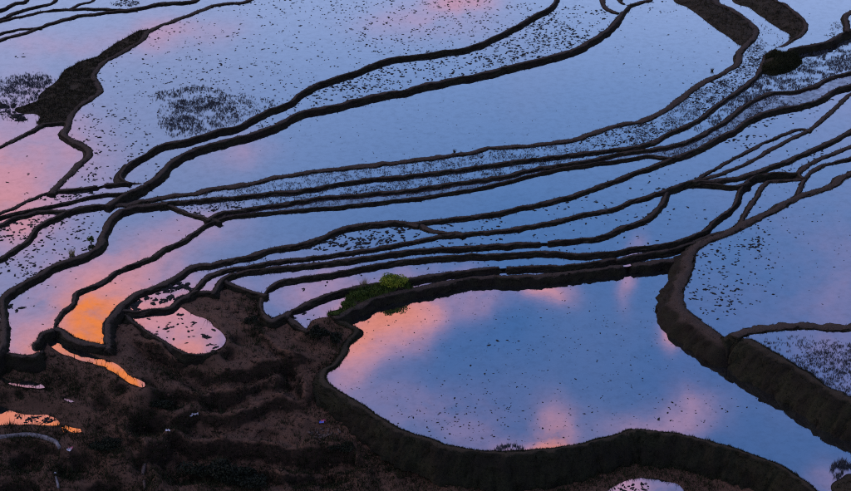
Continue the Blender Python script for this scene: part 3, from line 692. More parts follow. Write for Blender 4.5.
def shore_z(x, y):
    best = None
    for dx, dy in ((2, 0), (-2, 0), (0, 2), (0, -2)):
        r = region_at(x+dx, y+dy)
        if r in RL: best = RL[r] if best is None else max(best, RL[r])
    return -1.3 if best is None else best
IZ = np.zeros(len(VX))
for i, (li, k) in enumerate(VKEY):
    if li < 0: IZ[i] = np.nan
    elif li < len(LI): IZ[i] = LI[li]['cr'][k]
    else: IZ[i] = shore_z(*VX[i])
VXA = np.array(VX); okI = np.nonzero(~np.isnan(IZ))[0]
WV = np.zeros((len(CV), 2)); WZ = np.zeros(len(CV)); ONBUND = np.zeros(len(CV), bool)
for i in range(len(CV)):
    cand = [q for q in ov[i] if not np.isnan(IZ[q])] if i < len(ov) else []
    if cand: z = max(IZ[q] for q in cand); ONBUND[i] = any(0 <= VKEY[q][0] < len(LI) for q in cand)
    else:
        q = okI[np.argmin(((VXA[okI]-CV[i])**2).sum(1))]; z = IZ[q]; ONBUND[i] = True
    WZ[i] = z; WV[i] = unp(CV[i][0], CV[i][1], z)
# ------------------------------------------------------------------ object helpers
def link(name, me, parent=None, **props):
    o = bpy.data.objects.new(name, me); COL.objects.link(o); o.parent = parent
    for k, v in props.items():
        if v: o[k] = v
    return o
def mesh(name, V, F, mat, smooth=True):
    me = bpy.data.meshes.new(name); me.from_pydata([tuple(map(float, v)) for v in V], [], [tuple(map(int, f)) for f in F])
    me.materials.append(MAT[mat] if isinstance(mat, str) else mat)
    if smooth: me.polygons.foreach_set('use_smooth', [True]*len(me.polygons))
    me.update(); return me
# ------------------------------------------------------------------ ground, water
g = 900.0
link('ground', mesh('ground', [(-g, -60, -9), (g, -60, -9), (g, 1500, -9), (-g, 1500, -9)], [(0, 1, 2, 3)], 'soil'), kind='structure', label='dark valley ground beyond the terraces', category='ground')
for name, (x, y, lev, desc, mud) in POOLS.items():
    ids = [r for r in RN if RN[r] == name]
    tri = TR[np.isin(reg, ids) & inside]
    if not len(tri): print('EMPTY POOL', name); continue
    used, inv = np.unique(tri, return_inverse=True); inv = inv.reshape(-1, 3)
    V = np.column_stack([WV[used], np.full(len(used), lev)])
    # keep every face looking up
    e1 = V[inv[:, 1]]-V[inv[:, 0]]; e2 = V[inv[:, 2]]-V[inv[:, 0]]; nz = e1[:, 0]*e2[:, 1]-e1[:, 1]*e2[:, 0]
    inv[nz < 0] = inv[nz < 0][:, ::-1]
    link('water', mesh('water', V, inv, 'mudwater' if mud else 'water', False), kind='structure', label='still water mirroring the sky in '+desc, category='water')
def inpoly(P, E):
    c = np.zeros(len(P), bool)
    for (x0, y0), (x1, y1) in E:
        if y0 == y1: continue
        m = ((y0 > P[:, 1]) != (y1 > P[:, 1])) & (P[:, 0] < (x1-x0)*(P[:, 1]-y0)/(y1-y0)+x0); c ^= m
    return c
LANDV = {}
for name in LANDS:
    ids = [r for r in RN if RN[r] == name]; tset = np.isin(reg, ids) & inside
    bed = []
    for ti in np.nonzero(tset)[0]:
        f = TR[ti]
        for a, b in ((0, 1), (1, 2), (2, 0)):
            e = (min(f[a], f[b]), max(f[a], f[b]))
            if any(not tset[q] for q in adj[e]) or len(adj[e]) == 1: bed.append(e)
    bv = sorted({v for e in bed for v in e}); ix = {v: i for i, v in enumerate(bv)}
    BP = WV[bv]; E2 = [(ix[a], ix[b]) for a, b in bed]
    if name == 'main': bz = idw(BP, mainC, mainZ)-.05; fld = lambda P: main_z(P)
    else:
        bz = np.array([WZ[v]-(.12 if ONBUND[v] else .04) for v in bv])
        if name == 'corner': bz = np.array([(-1.16 if ONBUND[v] else WZ[v]-.04) for v in bv])
        C0, Z0 = BP.copy(), bz.copy()
        lift = dict(wedge=.10, knob=.45, bushbank=.2, corner=.35, bankU=.12, bankT=.15, hook=.2)[name]
        def fld(P, C0=C0, Z0=Z0, lift=lift, BP=BP):
            d = np.sqrt(((P[:, None]-BP[None])**2).sum(2)).min(1)
            return idw(P, C0, Z0, 2.2)+lift*np.clip(d/1.2, 0, 1)+np.array([noise.fractal(Vector((p[0]*.8, p[1]*.8, 2)), .8, 2, 4)*.10 for p in P])*np.clip(d/.5, 0, 1)
    sp = .24
    lo, hi = BP.min(0), BP.max(0)
    gx, gy = np.meshgrid(np.arange(lo[0], hi[0], sp), np.arange(lo[1], hi[1], sp))
    GP = np.column_stack([gx.ravel(), gy.ravel()])+RNG.uniform(-.3, .3, (gx.size, 2))*sp
    EB = [(BP[a], BP[b]) for a, b in E2]
    GP = GP[inpoly(GP, EB)]
    v2, e2_, f2, ov2, _, _ = delaunay_2d_cdt([Vector(p) for p in np.vstack([BP, GP])], E2, [], 0, 1e-5)
    P2 = np.array([(v.x, v.y) for v in v2]); F2 = np.array([list(f) for f in f2])
    F2 = F2[inpoly(P2[F2].mean(1), EB)]
    Z2 = np.zeros(len(P2)); isb = np.zeros(len(P2), bool)
    for i, o_ in enumerate(ov2):
        q = [k for k in o_ if k < len(BP)]
        if q: isb[i] = True; Z2[i] = bz[q[0]]
    Z2[~isb] = fld(P2[~isb])
    if name == 'main': Z2[isb] -= .05
    V2 = np.column_stack([P2, Z2])
    e1 = V2[F2[:, 1]]-V2[F2[:, 0]]; e2v = V2[F2[:, 2]]-V2[F2[:, 0]]; nz = e1[:, 0]*e2v[:, 1]-e1[:, 1]*e2v[:, 0]
    F2[nz < 0] = F2[nz < 0][:, ::-1]
    LANDV[name] = (V2, F2)
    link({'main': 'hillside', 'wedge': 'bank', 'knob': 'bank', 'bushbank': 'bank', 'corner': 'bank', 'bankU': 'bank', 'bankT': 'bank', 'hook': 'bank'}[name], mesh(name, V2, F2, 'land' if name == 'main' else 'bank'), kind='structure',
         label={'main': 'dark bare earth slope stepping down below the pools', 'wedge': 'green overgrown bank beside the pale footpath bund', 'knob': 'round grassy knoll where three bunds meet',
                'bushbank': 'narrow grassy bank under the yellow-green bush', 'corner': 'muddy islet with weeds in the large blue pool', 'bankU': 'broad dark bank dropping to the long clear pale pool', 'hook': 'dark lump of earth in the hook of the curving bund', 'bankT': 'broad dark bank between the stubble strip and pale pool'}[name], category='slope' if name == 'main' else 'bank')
# ------------------------------------------------------------------ grass tufts, joined as one mesh
def tufts(P, h, blades=6, spread=.10, width=.035, lean=.5, rng=RNG):
    """P (n,3) roots, h (n,) heights -> verts, faces of blades"""
    n = len(P); k = n*blades
    R = np.repeat(P, blades, 0); H = np.repeat(h, blades)*rng.uniform(.55, 1.1, k)
    a = rng.uniform(0, 2*np.pi, k); rr = spread*np.sqrt(rng.uniform(0, 1, k))
    bx = R[:, 0]+np.cos(a)*rr; by = R[:, 1]+np.sin(a)*rr; bz = R[:, 2]-.03
    b2 = rng.uniform(0, np.pi, k); wx, wy = np.cos(b2)*width, np.sin(b2)*width
    le = rng.uniform(0, lean, k)*H; ld = a+rng.normal(0, .6, k)
    V = np.empty((k, 3, 3)); V[:, 0] = np.column_stack([bx-wx, by-wy, bz]); V[:, 1] = np.column_stack([bx+wx, by+wy, bz])
    V[:, 2] = np.column_stack([bx+np.cos(ld)*le, by+np.sin(ld)*le, bz+H])
    return V.reshape(-1, 3), np.arange(k*3).reshape(-1, 3)
def rawmesh(name, V, F, mat):
    me = bpy.data.meshes.new(name); me.vertices.add(len(V)); me.vertices.foreach_set('co', np.asarray(V, np.float32).ravel())
    k = F.shape[1]; me.loops.add(F.size); me.loops.foreach_set('vertex_index', F.astype(np.int32).ravel())
    me.polygons.add(len(F)); me.polygons.foreach_set('loop_start', np.arange(0, F.size, k, dtype=np.int32))
    me.materials.append(MAT[mat]); me.update(calc_edges=True); me.validate(); return me
# ------------------------------------------------------------------ bund meshes
WIDE = {'L28': 'bank', 'LR': 'bank'}
GRASSY = {'L28': 22, 'LR': 20, 'L10': 6, 'L18': 6, 'L5': 7, 'L13': 5, 'L11': 7, 'L20': 7, 'L15b': 14, 'K1near': 16, 'Lbb': 8, 'L13n': 14, 'L15c': 12, 'L26': 6, 'Ls2': 10, 'Ls4': 8, 'Lab0': 8}
for d in LI:
    p = d['p']; n = len(p)
    if n < 3: continue
    C = np.array([(*unp(x, y, z), z) for (x, y), z in zip(p, d['cr'])])
    T = np.gradient(C[:, :2], axis=0); T = np.array([T[max(0, i-2):i+3].mean(0) for i in range(n)]); T /= np.linalg.norm(T, axis=1)[:, None]+1e-9
    NL = np.column_stack([-T[:, 1], T[:, 0]])      # left of travel on the ground
    # picture-left and ground-left agree: the camera looks along +Y from above
    V = []; prof = []
    for i in range(n):
        x, y, c = C[i]; g_ = d['gap'][i]; w = d['w']*(1+.45*noise.fractal(Vector((x*.4, y*.4, 9)), .8, 2, 3))
        lo = min(d['zl'][i], d['zr'][i]); c = c*g_+(lo-.12)*(1-g_) + .05*noise.noise(Vector((x*.5, y*.5, 4)))*g_
        row = []
        for s, zz in ((1, d['zl'][i]), (-1, d['zr'][i])):
            h = max(.05, c-zz); sl = d['slope']; 
            run = sl*h+.06
            am = .10+.20*min(h, 1.6)
            jj = [noise.fractal(Vector((x*1.3, y*1.3, 20+q*1.7+s*19)), .7, 2, 3)*am+random.gauss(0, .018+.02*min(h, 1.5)) for q in range(7)]
            e_ = w*.5
            row.append([(s*w*.2, c+.03+jj[6]*.3), (s*(e_+jj[0]*.6), c-.025+jj[1]*.3)]+[(s*(e_+run*f+jj[q]), c-h*(f**(1.45 if h > .6 else .9))+jj[(q+2) % 7]*.4) for q, f in ((1, .2), (2, .42), (3, .64), (4, .85))]+[(s*(e_+run+jj[5]), zz), (s*(e_+run+.12+jj[5]), zz-.35)])
        rr_ = row[0][::-1]+row[1]
        for off, z in rr_: V.append((x+NL[i][0]*off, y+NL[i][1]*off, z))
    k = 16; F = []
    for i in range(n-1):
        for j in range(k-1): F.append((i*k+j, i*k+j+1, (i+1)*k+j+1, (i+1)*k+j))
    F.append(tuple(range(k))[::-1]); F.append(tuple((n-1)*k+j for j in range(k)))
    F = [f[::-1] for f in F]
    lab = LABELS.get(d['key'], ('narrow mud bund between flooded paddies', 1))
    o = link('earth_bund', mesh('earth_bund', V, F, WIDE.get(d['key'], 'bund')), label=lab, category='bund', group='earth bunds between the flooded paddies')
    # ragged grass along the edges
    VA = np.array(V).reshape(n, k, 3); dens = GRASSY.get(d['key'], 4)
    roots = []
    for i in range(n):
        if d['gap'][i] < .9: continue
        for _ in range(dens):
            j = random.choice((1, 2, 3, 4, 5, 6, 9, 10, 11, 12, 13, 14))
            t = random.random(); a = VA[i, j]; b = VA[min(n-1, i+1), j]; c2 = VA[i, min(k-1, j+1)]; s = random.random()*.7
            roots.append(a+(b-a)*t+(c2-a)*s)
    roots = np.array(roots); hh = RNG.gamma(2.0, .035, len(roots))+.04
    tv, tf = tufts(roots, hh, 5, .09, .022, .6)
    link('grass_fringe', rawmesh('grass_fringe', tv, tf, 'grass' if d['key'] in ('L28', 'LR') else 'fringe'), parent=o, kind='stuff')
# ------------------------------------------------------------------ weeds and stubble standing in the pools
def clump_mesh(seed):
    r = random.Random(seed); V = []; F = []
    m = 9
    for ring, (rad, z) in enumerate(((1.0, -.08), (.75, .16), (.3, .30))):
        for i in range(m):
            a = 2*math.pi*i/m; q = rad*(1+r.uniform(-.35, .35)); V.append((math.cos(a)*q, math.sin(a)*q*.8, z*(1+r.uniform(-.3, .5))))
    V.append((0, 0, .34))
    for k in range(2):
        for i in range(m): j = (i+1) % m; F.append((k*m+i, k*m+j, (k+1)*m+j, (k+1)*m+i))
    for i in range(m): F.append((2*m+i, 2*m+(i+1) % m, 3*m))
    for _ in range(7):
        a = r.uniform(0, 6.28); q = r.uniform(.1, .8); x, y = math.cos(a)*q, math.sin(a)*q; b = len(V); h = r.uniform(.5, 1.1); t = r.uniform(0, 3.14)
        V += [(x-.08*math.cos(t), y-.08*math.sin(t), .05), (x+.08*math.cos(t), y+.08*math.sin(t), .05), (x+r.uniform(-.5, .5), y+r.uniform(-.5, .5), h)]; F.append((b, b+1, b+2))
    return V, F
CL = [clump_mesh(s) for s in range(8)]
CLME = [mesh('weed_clump', v, f, 'weed', False) for v, f in CL]
# pool, kind, ellipse in the plan (cx, cy, rx, ry), count, size in metres
ZONES = [
 ('Q', 'w', (330, 45, 240, 62), 800, .17), ('Q', 'w', (450, 25, 110, 34), 520, .19), ('Q', 'w', (110, 150, 40, 42), 230, .20), ('Q', 'w', (250, 90, 70, 30), 120, .17), ('Q', 'w', (150, 70, 70, 60), 150, .17), ('Q', 's', (192, 98, 36, 11), 520, .34), ('Q', 's', (200, 116, 38, 16), 800, .34), ('Q', 's', (240, 106, 34, 11), 300, .30), ('Q', 's', (180, 126, 20, 10), 260, .34), ('Q', 'w', (300, 4, 60, 10), 90, .2),
 ('W', 'w', (480, 55, 190, 60), 900, .21), ('W', 'w', (525, 45, 60, 30), 380, .24), ('W', 'w', (340, 95, 60, 26), 160, .20), ('W', 'w', (145, 170, 16, 14), 8, .25), ('W', 'w', (262, 122, 14, 8), 25, .2),
 ('U1', 'w', (670, 40, 60, 50), 110, .13), ('U1', 'w', (420, 130, 220, 36), 160, .09), ('U1', 'w', (655, 7, 30, 6), 14, .22), ('U1', 's', (240, 180, 300, 10), 0, .1),
 ('T3', 's', (680, 85, 110, 70), 1300, .22), ('T3', 'w', (725, 75, 45, 45), 420, .20), ('T3', 'w', (620, 130, 60, 18), 330, .18), ('T3', 's', (380, 170, 260, 36), 1700, .20), ('T3', 'w', (500, 150, 140, 20), 130, .15),
 ('T2', 's', (790, 85, 110, 60), 2200, .30), ('T2', 's', (400, 180, 260, 36), 1900, .20), ('T2', 'w', (210, 208, 34, 9), 120, .19), ('T2', 'w', (440, 170, 160, 20), 90, .14),
 ('T1', 's', (720, 125, 80, 40), 800, .22), ('T1', 's', (420, 190, 240, 30), 1200, .18), ('T1', 'w', (800, 100, 60, 30), 70, .14),
 ('S5L', 'w', (370, 238, 50, 12), 190, .24), ('S5L', 'w', (330, 243, 40, 8), 60, .3), ('S5', 'w', (470, 222, 40, 10), 40, .2), ('S5', 'w', (620, 195, 100, 30), 60, .19), ('S5', 'w', (780, 120, 70, 40), 70, .22), ('S5L', 'w', (165, 298, 45, 18), 75, .45), ('S5', 'w', (735, 140, 14, 8), 9, .28), ('S5L', 's', (220, 262, 50, 10), 60, .2),
 ('S4', 'w', (480, 240, 90, 9), 40, .2), ('S4', 'w', (620, 220, 60, 14), 26, .2), ('S4', 'w', (300, 258, 80, 9), 30, .18), ('S3', 'w', (640, 225, 120, 20), 26, .19), ('S3', 'w', (450, 250, 130, 8), 26, .2), ('S2', 'w', (330, 283, 60, 14), 12, .22), ('S2', 'w', (440, 265, 60, 8), 16, .15), ('S1L', 'w', (305, 320, 12, 12), 8, .25),
 ('G4', 'w', (800, 160, 45, 14), 46, .2), ('G1', 'w', (780, 195, 26, 18), 12, .12), ('S5c', 'w', (790, 150, 50, 20), 10, .2), ('S5b', 'w', (770, 150, 50, 20), 10, .15),
 ('BR', 'w', (716, 283, 30, 36), 130, .20), ('BR', 'w', (738, 262, 40, 46), 130, .17), ('BR', 'w', (748, 243, 14, 10), 34, .24), ('BR', 'w', (800, 250, 60, 50), 70, .11), ('BR', 'w', (780, 220, 40, 20), 24, .18),
 ('LR', 's', (800, 365, 60, 26), 560, .26), ('LR', 's', (840, 372, 40, 30), 720, .28),
 ('B0', 'w', (560, 370, 220, 80), 620, .08), ('B0', 'w', (500, 410, 120, 40), 130, .11), ('B0', 'w', (580, 345, 90, 40), 90, .10), ('B0', 'w', (690, 415, 34, 24), 24, .15), ('B0', 'w', (500, 340, 14, 8), 5, .2), ('B0', 'w', (450, 425, 60, 20), 60, .12), ('B0', 's', (510, 450, 14, 5), 60, .4), ('B0', 's', (842, 470, 10, 9), 130, .6), ('B0', 'w', (400, 330, 40, 24), 20, .1),
 ('PL', 'w', (25, 172, 20, 22), 9, .2), ('V1', 'w', (70, 195, 34, 8), 60, .2), ('V1', 'w', (75, 192, 5, 3), 8, .35), ('V3', 'w', (18, 225, 34, 18), 130, .21), ('V3', 's', (50, 213, 16, 5), 40, .2), ('N1', 'w', (45, 240, 50, 40), 170, .22), ('N1', 'w', (15, 265, 20, 20), 40, .2), ('N1', 'w', (90, 210, 24, 10), 12, .18),
 ('M1', 'w', (18, 308, 10, 10), 9, .28), ('M1', 'w', (40, 290, 40, 30), 16, .14), ('M1', 'w', (150, 225, 40, 14), 10, .13), ('S6', 'w', (130, 290, 60, 20), 8, .13), ('K1', 'w', (180, 325, 36, 16), 34, .24), ('K1', 'w', (212, 340, 8, 9), 12, .34), ('K1', 'w', (175, 312, 12, 5), 7, .3),
 ('D2', 'w', (40, 414, 22, 9), 80, .19), ('D1', 'w', (30, 384, 14, 5), 9, .16), ('D2b', 'w', (74, 429, 7, 4), 7, .25), ('E1', 'w', (628, 487, 22, 6), 40, .2),
 ('R1', 's', (34, 88, 30, 14), 620, .34), ('R1', 's', (12, 98, 26, 20), 600, .32), ('R1', 'w', (10, 108, 14, 10), 14, .4), ('R1', 'w', (18, 118, 7, 3), 9, .75), ('R1', 'w', (8, 106, 10, 2), 10, .6), ('R1', 'w', (22, 55, 8, 3), 4, .25), ('X2y', 'w', (125, 3, 14, 3), 60, .2), ('X2y', 's', (125, 3, 14, 3), 90, .25), ('U2', 'w', (835, 38, 16, 5), 18, .2), ('U2', 's', (840, 30, 10, 8), 40, .25), ('U2', 'w', (800, 20, 30, 20), 6, .13),
]
weeds = []; stub = {}
for pool, kind, (cx, cy, rx, ry), cnt, size in ZONES:
    if kind == 's': cnt = int(cnt*(2.7 if pool[0] == 'T' else 1.7))
    lev = POOLS[pool][2]; made = tries = 0; off = random.uniform(0, 50)
    while made < cnt and tries < cnt*9:
        tries += 1; a = random.uniform(0, 2*math.pi); q = math.sqrt(random.random())
        if random.random() < .35: q *= 1.15
        px, py = cx+math.cos(a)*q*rx, cy+math.sin(a)*q*ry
        if RN.get(region_at(px, py)) != pool or any(RN.get(region_at(px+dx, py+dy)) != pool for dx, dy in ((1.2, 0), (-1.2, 0), (0, 1.2), (0, -2.0))): continue
        f = noise.fractal(Vector((px*.11+off, py*.22, off)), .9, 2, 3)
        if kind == 'w' and random.random() > .30+1.6*f+.25: continue
        if kind == 's' and random.random() > .52+1.3*f: continue
        x, y = unp(px, py, lev); made += 1
        if kind == 'w':
            s = size*.86*random.uniform(.4, 1.0)*(1.35 if random.random() < .15 else 1)
            weeds.append((s/math.hypot(x, y, CAMH-lev), pool, x, y, lev, s))
        else: stub.setdefault(pool, []).append((x, y, lev, size*.78*random.uniform(.5, 1.1)))
weeds.sort(reverse=True)
single, rest_ = weeds[:290], weeds[290:]
for (_, pool, x, y, z, s) in single:
    o = link('weed_clump', random.choice(CLME), label='dark weed clump floating in '+POOLS[pool][3], category='weed', group='weed clumps floating in the paddies')
    o.location = (x, y, z); o.rotation_euler = (0, 0, random.uniform(0, 6.28)); o.scale = (s*random.uniform(.8, 1.5), s*random.uniform(.6, 1), s*random.uniform(.5, .9))
bypool = {}
for w in rest_: bypool.setdefault(w[1], []).append(w)
for pool, ws in bypool.items():
    VV = []; FF = []; b = 0; tri = [(np.array(v), [t for f in fs for t in ((f[0], f[1], f[2]),)+(((f[0], f[2], f[3]),) if len(f) == 4 else ())]) for v, fs in CL]
    for (_, _, x, y, z, s) in ws:
        v, fs = random.choice(tri); a = random.uniform(0, 6.28); c, sn = math.cos(a), math.sin(a); q = v*np.array((s*random.uniform(.8, 1.5), s*random.uniform(.55, 1), s*random.uniform(.45, .85)))
        VV.append(np.column_stack([q[:, 0]*c-q[:, 1]*sn+x, q[:, 0]*sn+q[:, 1]*c+y, q[:, 2]+z])); FF.append(np.array(fs)+b); b += len(v)
    link('floating_weeds', rawmesh('floating_weeds', np.vstack(VV), np.vstack(FF), 'weed'), kind='stuff', label='scatter of small dark weeds in '+POOLS[pool][3], category='weeds')
for pool, ss in stub.items():
    A = np.array(ss); tv, tf = tufts(A[:, :3], A[:, 3], 4, .09, .026, .45)
    link('rice_stubble', rawmesh('rice_stubble', tv, tf, 'stubble'), kind='stuff', label='cut rice stalks standing in '+POOLS[pool][3], category='stubble')
# ------------------------------------------------------------------ grass and low growth on the slopes
def land_points(name, n, keep):
    V, F = LANDV[name]; A = V[F]; ar = np.linalg.norm(np.cross(A[:, 1]-A[:, 0], A[:, 2]-A[:, 0]), axis=1)
    t = RNG.choice(len(F), n, p=ar/ar.sum()); u = RNG.uniform(0, 1, (n, 2)); fl = u.sum(1) > 1; u[fl] = 1-u[fl]
    P = A[t, 0]+(A[t, 1]-A[t, 0])*u[:, :1]+(A[t, 2]-A[t, 0])*u[:, 1:]
    return P[[keep(p) for p in P]]
def proj(p):
    x, y, z = p[0], p[1], p[2]-CAMH; d = y*CP-z*SP; up = y*SP+z*CP
    return (x/d/(2*TH)+.5)*IW, (.5-up/d/(2*TH*IH/IW))*IH
GREEN = [(150, 415, 45, 22), (100, 450, 60, 26), (230, 480, 130, 16), (60, 470, 80, 25), (400, 460, 80, 40), (560, 470, 200, 25), (335, 385, 16, 40), (255, 325, 14, 22), (60, 385, 80, 18), (30, 440, 60, 20), (250, 488, 220, 14), (100, 480, 120, 16), (190, 376, 50, 7), (350, 450, 40, 20), (325, 335, 18, 16)]
def greenness(p):
    x, y = proj(p); g_ = max(math.exp(-(((x-a)/c)**2+((y-b)/d)**2)) for a, b, c, d in GREEN)
    return random.random() < .04+.9*g_*(.6+.9*noise.noise(Vector((p[0]*.4, p[1]*.4, 7))))
P = land_points('main', 100000, greenness); tv, tf = tufts(P, RNG.gamma(2.5, .10, len(P))+.06, 5, .20, .03, .8)
link('slope_grass', rawmesh('slope_grass', tv, tf, 'grass'), kind='stuff', label='low dark grass and weeds growing over the bare slope', category='grass')
def steep(name, n, lim):
    V, F = LANDV[name]; A = V[F]; nn = np.cross(A[:, 1]-A[:, 0], A[:, 2]-A[:, 0]); ar = np.linalg.norm(nn, axis=1)+1e-9
    ar[np.abs(nn[:, 2])/ar > lim] = 0; t = RNG.choice(len(F), n, p=ar/ar.sum()); return A[t].mean(1)+RNG.normal(0, .06, (n, 3))*np.array((1, 1, .2))
P = steep('main', 6500, .72); tv, tf = tufts(P, RNG.gamma(2.4, .07, len(P))+.05, 5, .16, .03, .9)  # riser grass, added along steep faces to deepen the step shade
link('riser_grass', rawmesh('riser_grass', tv, tf, 'fringe'), kind='stuff', label='dark grass on the steep steps of the slope, deepening their shade', category='grass')
P = land_points('main', 16000, lambda p: noise.noise(Vector((p[0]*.5, p[1]*.5, 31))) > -.1); tv, tf = tufts(P, RNG.gamma(2.0, .035, len(P))+.03, 4, .12, .03, 1.0)
link('dry_stalks', rawmesh('dry_stalks', tv, tf, 'drystalk'), kind='stuff', label='short dead stalks littering the brown earth', category='stalks')
P = land_points('main', 9000, lambda p: noise.noise(Vector((p[0]*.35, p[1]*.35, 41))) > -.15); VV = []; FF = []
oct_ = np.array([(1, 0, 0), (0, 1, 0), (-1, 0, 0), (0, -1, 0), (0, 0, .7), (0, 0, -.7)]); of2 = np.array([(0, 1, 4), (1, 2, 4), (2, 3, 4), (3, 0, 4), (1, 0, 5), (2, 1, 5), (3, 2, 5), (0, 3, 5)])
sz_ = RNG.gamma(2.2, .032, len(P))+.03
VV = P[:, None, :]+oct_[None]*sz_[:, None, None]*RNG.uniform(.6, 1.3, (len(P), 6, 1)); FF = of2[None]+(np.arange(len(P))*6)[:, None, None]
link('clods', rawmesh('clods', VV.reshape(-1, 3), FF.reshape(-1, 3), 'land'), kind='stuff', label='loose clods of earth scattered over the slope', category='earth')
for nm, cnt, mt, lb in (('wedge', 3600, 'fringe', 'rough grass covering the bank beside the footpath'), ('bankU', 3000, 'fringe', 'short dry grass on the bank above the clear pale pool'), ('bankT', 3000, 'fringe', 'short dry grass on the bank above the stubble strip'), ('knob', 2600, 'grass', 'grass covering the round knoll'), ('bushbank', 1800, 'leafd', 'green grass on the narrow bank under the bush'), ('corner', 900, 'fringe', 'weeds on the muddy islet')):
    P = land_points(nm, cnt, lambda p: noise.noise(Vector((p[0]*.6, p[1]*.6, 3))) > -.35)
    tv, tf = tufts(P, RNG.gamma(2.5, .07, len(P))+.05, 5, .15, .03, .7)
    link('bank_grass', rawmesh('bank_grass', tv, tf, mt), kind='stuff', label=lb, category='grass')
# ------------------------------------------------------------------ shrubs
def surf(px, py, name):
    """first hit of the picture ray on a slope mesh: nearest vertex in the plan"""
    V, F = LANDV[name]; q = np.array([proj(v) for v in V]); d = ((q-np.array((px, py)))**2).sum(1)
    return V[np.argmin(d+(V[:, 1]-V[:, 1].min())*.001)]
def shrub(name, loc, dims, n, mat, label, leaf=.07, group=None, lobes=7):
    t = bpy.data.objects.new(name, None); COL.objects.link(t); t.location = loc; t['label'] = label; t['category'] = 'shrub'
    if group: t['group'] = group
    rx, ry, h = dims; L = []
    for i in range(lobes):
        a = random.uniform(0, 6.28); q = math.sqrt(random.random())*.75
        L.append((math.cos(a)*q*rx, math.sin(a)*q*ry, h*random.uniform(.38, .72), random.uniform(.34, .55)))
    V = np.empty((n, 4, 3))
    for i in range(n):
        cx, cy, cz, s = random.choice(L); d = Vector((random.gauss(0, 1), random.gauss(0, 1), random.gauss(0, 1))).normalized()*(random.random()**.33)
        c = Vector((cx+d.x*s*rx, cy+d.y*s*ry, max(.03, cz+d.z*s*h*.62)))
        u = Vector((random.gauss(0, 1), random.gauss(0, 1), random.gauss(0, .7))).normalized(); w_ = u.cross(Vector((random.gauss(0, 1), random.gauss(0, 1), random.gauss(0, 1)))).normalized()
        l = leaf*random.uniform(.6, 1.4)
        V[i] = [c-w_*l*.4, c+u*l*.6-w_*l*.05, c+w_*l*.4+u*l*.1, c-u*l*.6]
    link('foliage', rawmesh('foliage', V.reshape(-1, 3), np.arange(n*4).reshape(-1, 4), mat), parent=t)
    SV = []; SF = []
    for (cx, cy, cz, s) in L:
        b = len(SV); a0 = Vector((cx*.15, cy*.15, -.1)); a1 = Vector((cx, cy, cz))
        for k in range(3):
            c = a0.lerp(a1, k/2)+Vector((0, 0, .06*k*(2-k))); r = .035*(1-k*.35)
            for j in range(5): SV.append((c.x+math.cos(j*1.2566)*r, c.y+math.sin(j*1.2566)*r, c.z))
        for k in range(2):
            for j in range(5): SF.append((b+k*5+j, b+k*5+(j+1) % 5, b+(k+1)*5+(j+1) % 5, b+(k+1)*5+j))
    link('stem', mesh('stem', SV, SF, 'stem'), parent=t)
    return t
def tuft_thing(name, loc, n, h, mat, label, spread=.25, cat='grass tuft'):
    v, f = tufts(np.repeat([[0, 0, 0]], n, 0).astype(float), np.full(n, h), 3, spread, .022, .55)
    o = link(name, rawmesh(name, v, f, mat), label=label, category=cat); o.location = loc; return o
def at(px, py, z): return (*unp(px, py, z), z)
shrub('shrub', at(394, 288, -.52), (1.25, .8, 1.45), 5200, 'leafy', 'rounded yellow-green bush on the narrow bank', .10, lobes=18)
shrub('shrub', at(358, 297, -.5), (.75, .5, .75), 1300, 'leafd', 'low dark green shrub left of the yellow-green bush', .10)
shrub('shrub', at(372, 292, -.5), (.7, .45, .55), 900, 'leafd', 'small green shrub touching the foot of the yellow-green bush', .10)
shrub('shrub', at(347, 306, -.52), (.5, .4, .5), 700, 'leafd', 'small bright green shrub at the low tip of the bank', .10)
shrub('shrub', at(333, 316, -.52), (.55, .4, .45), 800, 'leafd', 'ragged green weeds beside the pink inlet', .09)
shrub('shrub', at(319, 339, -.95), (.95, .7, 1.3), 2400, 'leafx', 'black-green bush at the tip of the pink inlet', .12)
shrub('shrub', at(332, 343, -1.15), (.8, .6, .9), 1500, 'leafx', 'dark low bush between black-green bush and bank path', .12)
shrub('shrub', at(91, 243, .78), (.38, .3, .75), 500, 'leafd', 'small upright shrub on the wide bund by the lavender pool', .09, lobes=5)
tuft_thing('grass_tuft', at(72, 254.5, .78), 26, .65, 'straw', 'pale dry grass tuft on the bund by the lavender pool')
tuft_thing('grass_tuft', at(364, 286, -.45), 34, .85, 'straw', 'pale yellow twiggy tuft left of the yellow-green bush', .3)
tuft_thing('grass_tuft', at(712, 71, .62), 20, .45, 'fringe', 'dark sprig standing in the clear pale pool', .1)
tuft_thing('grass_tuft', at(454.5, 152.5, .85), 16, .5, 'fringe', 'dark sprig poking up from the fuzzy bund', .1)
shrub('shrub', surf(210, 480, 'main'), (2.2, 1.4, 1.3), 2600, 'leafx', 'broad black-green thicket low on the bare slope', .16)
shrub('shrub', surf(245, 486, 'main'), (2.0, 1.3, 1.2), 2200, 'leafx', 'dark thicket beside the broad one on the slope', .16)
shrub('shrub', surf(105, 450, 'main'), (1.3, .9, .7), 1400, 'leafx', 'dim green bush below the orange puddles', .14)
shrub('shrub', surf(160, 408, 'main'), (1.2, .8, .6), 1200, 'leafx', 'dark scrub near the tip of the orange channel', .13)
shrub('shrub', surf(340, 448, 'main'), (1.1, .8, .45), 1100, 'leafx', 'dim green bush beside the pale stone heap', .12)
shrub('shrub', surf(250, 322, 'main'), (.7, .5, .6), 800, 'leafx', 'dark scrub below the curled bund on the slope', .12)
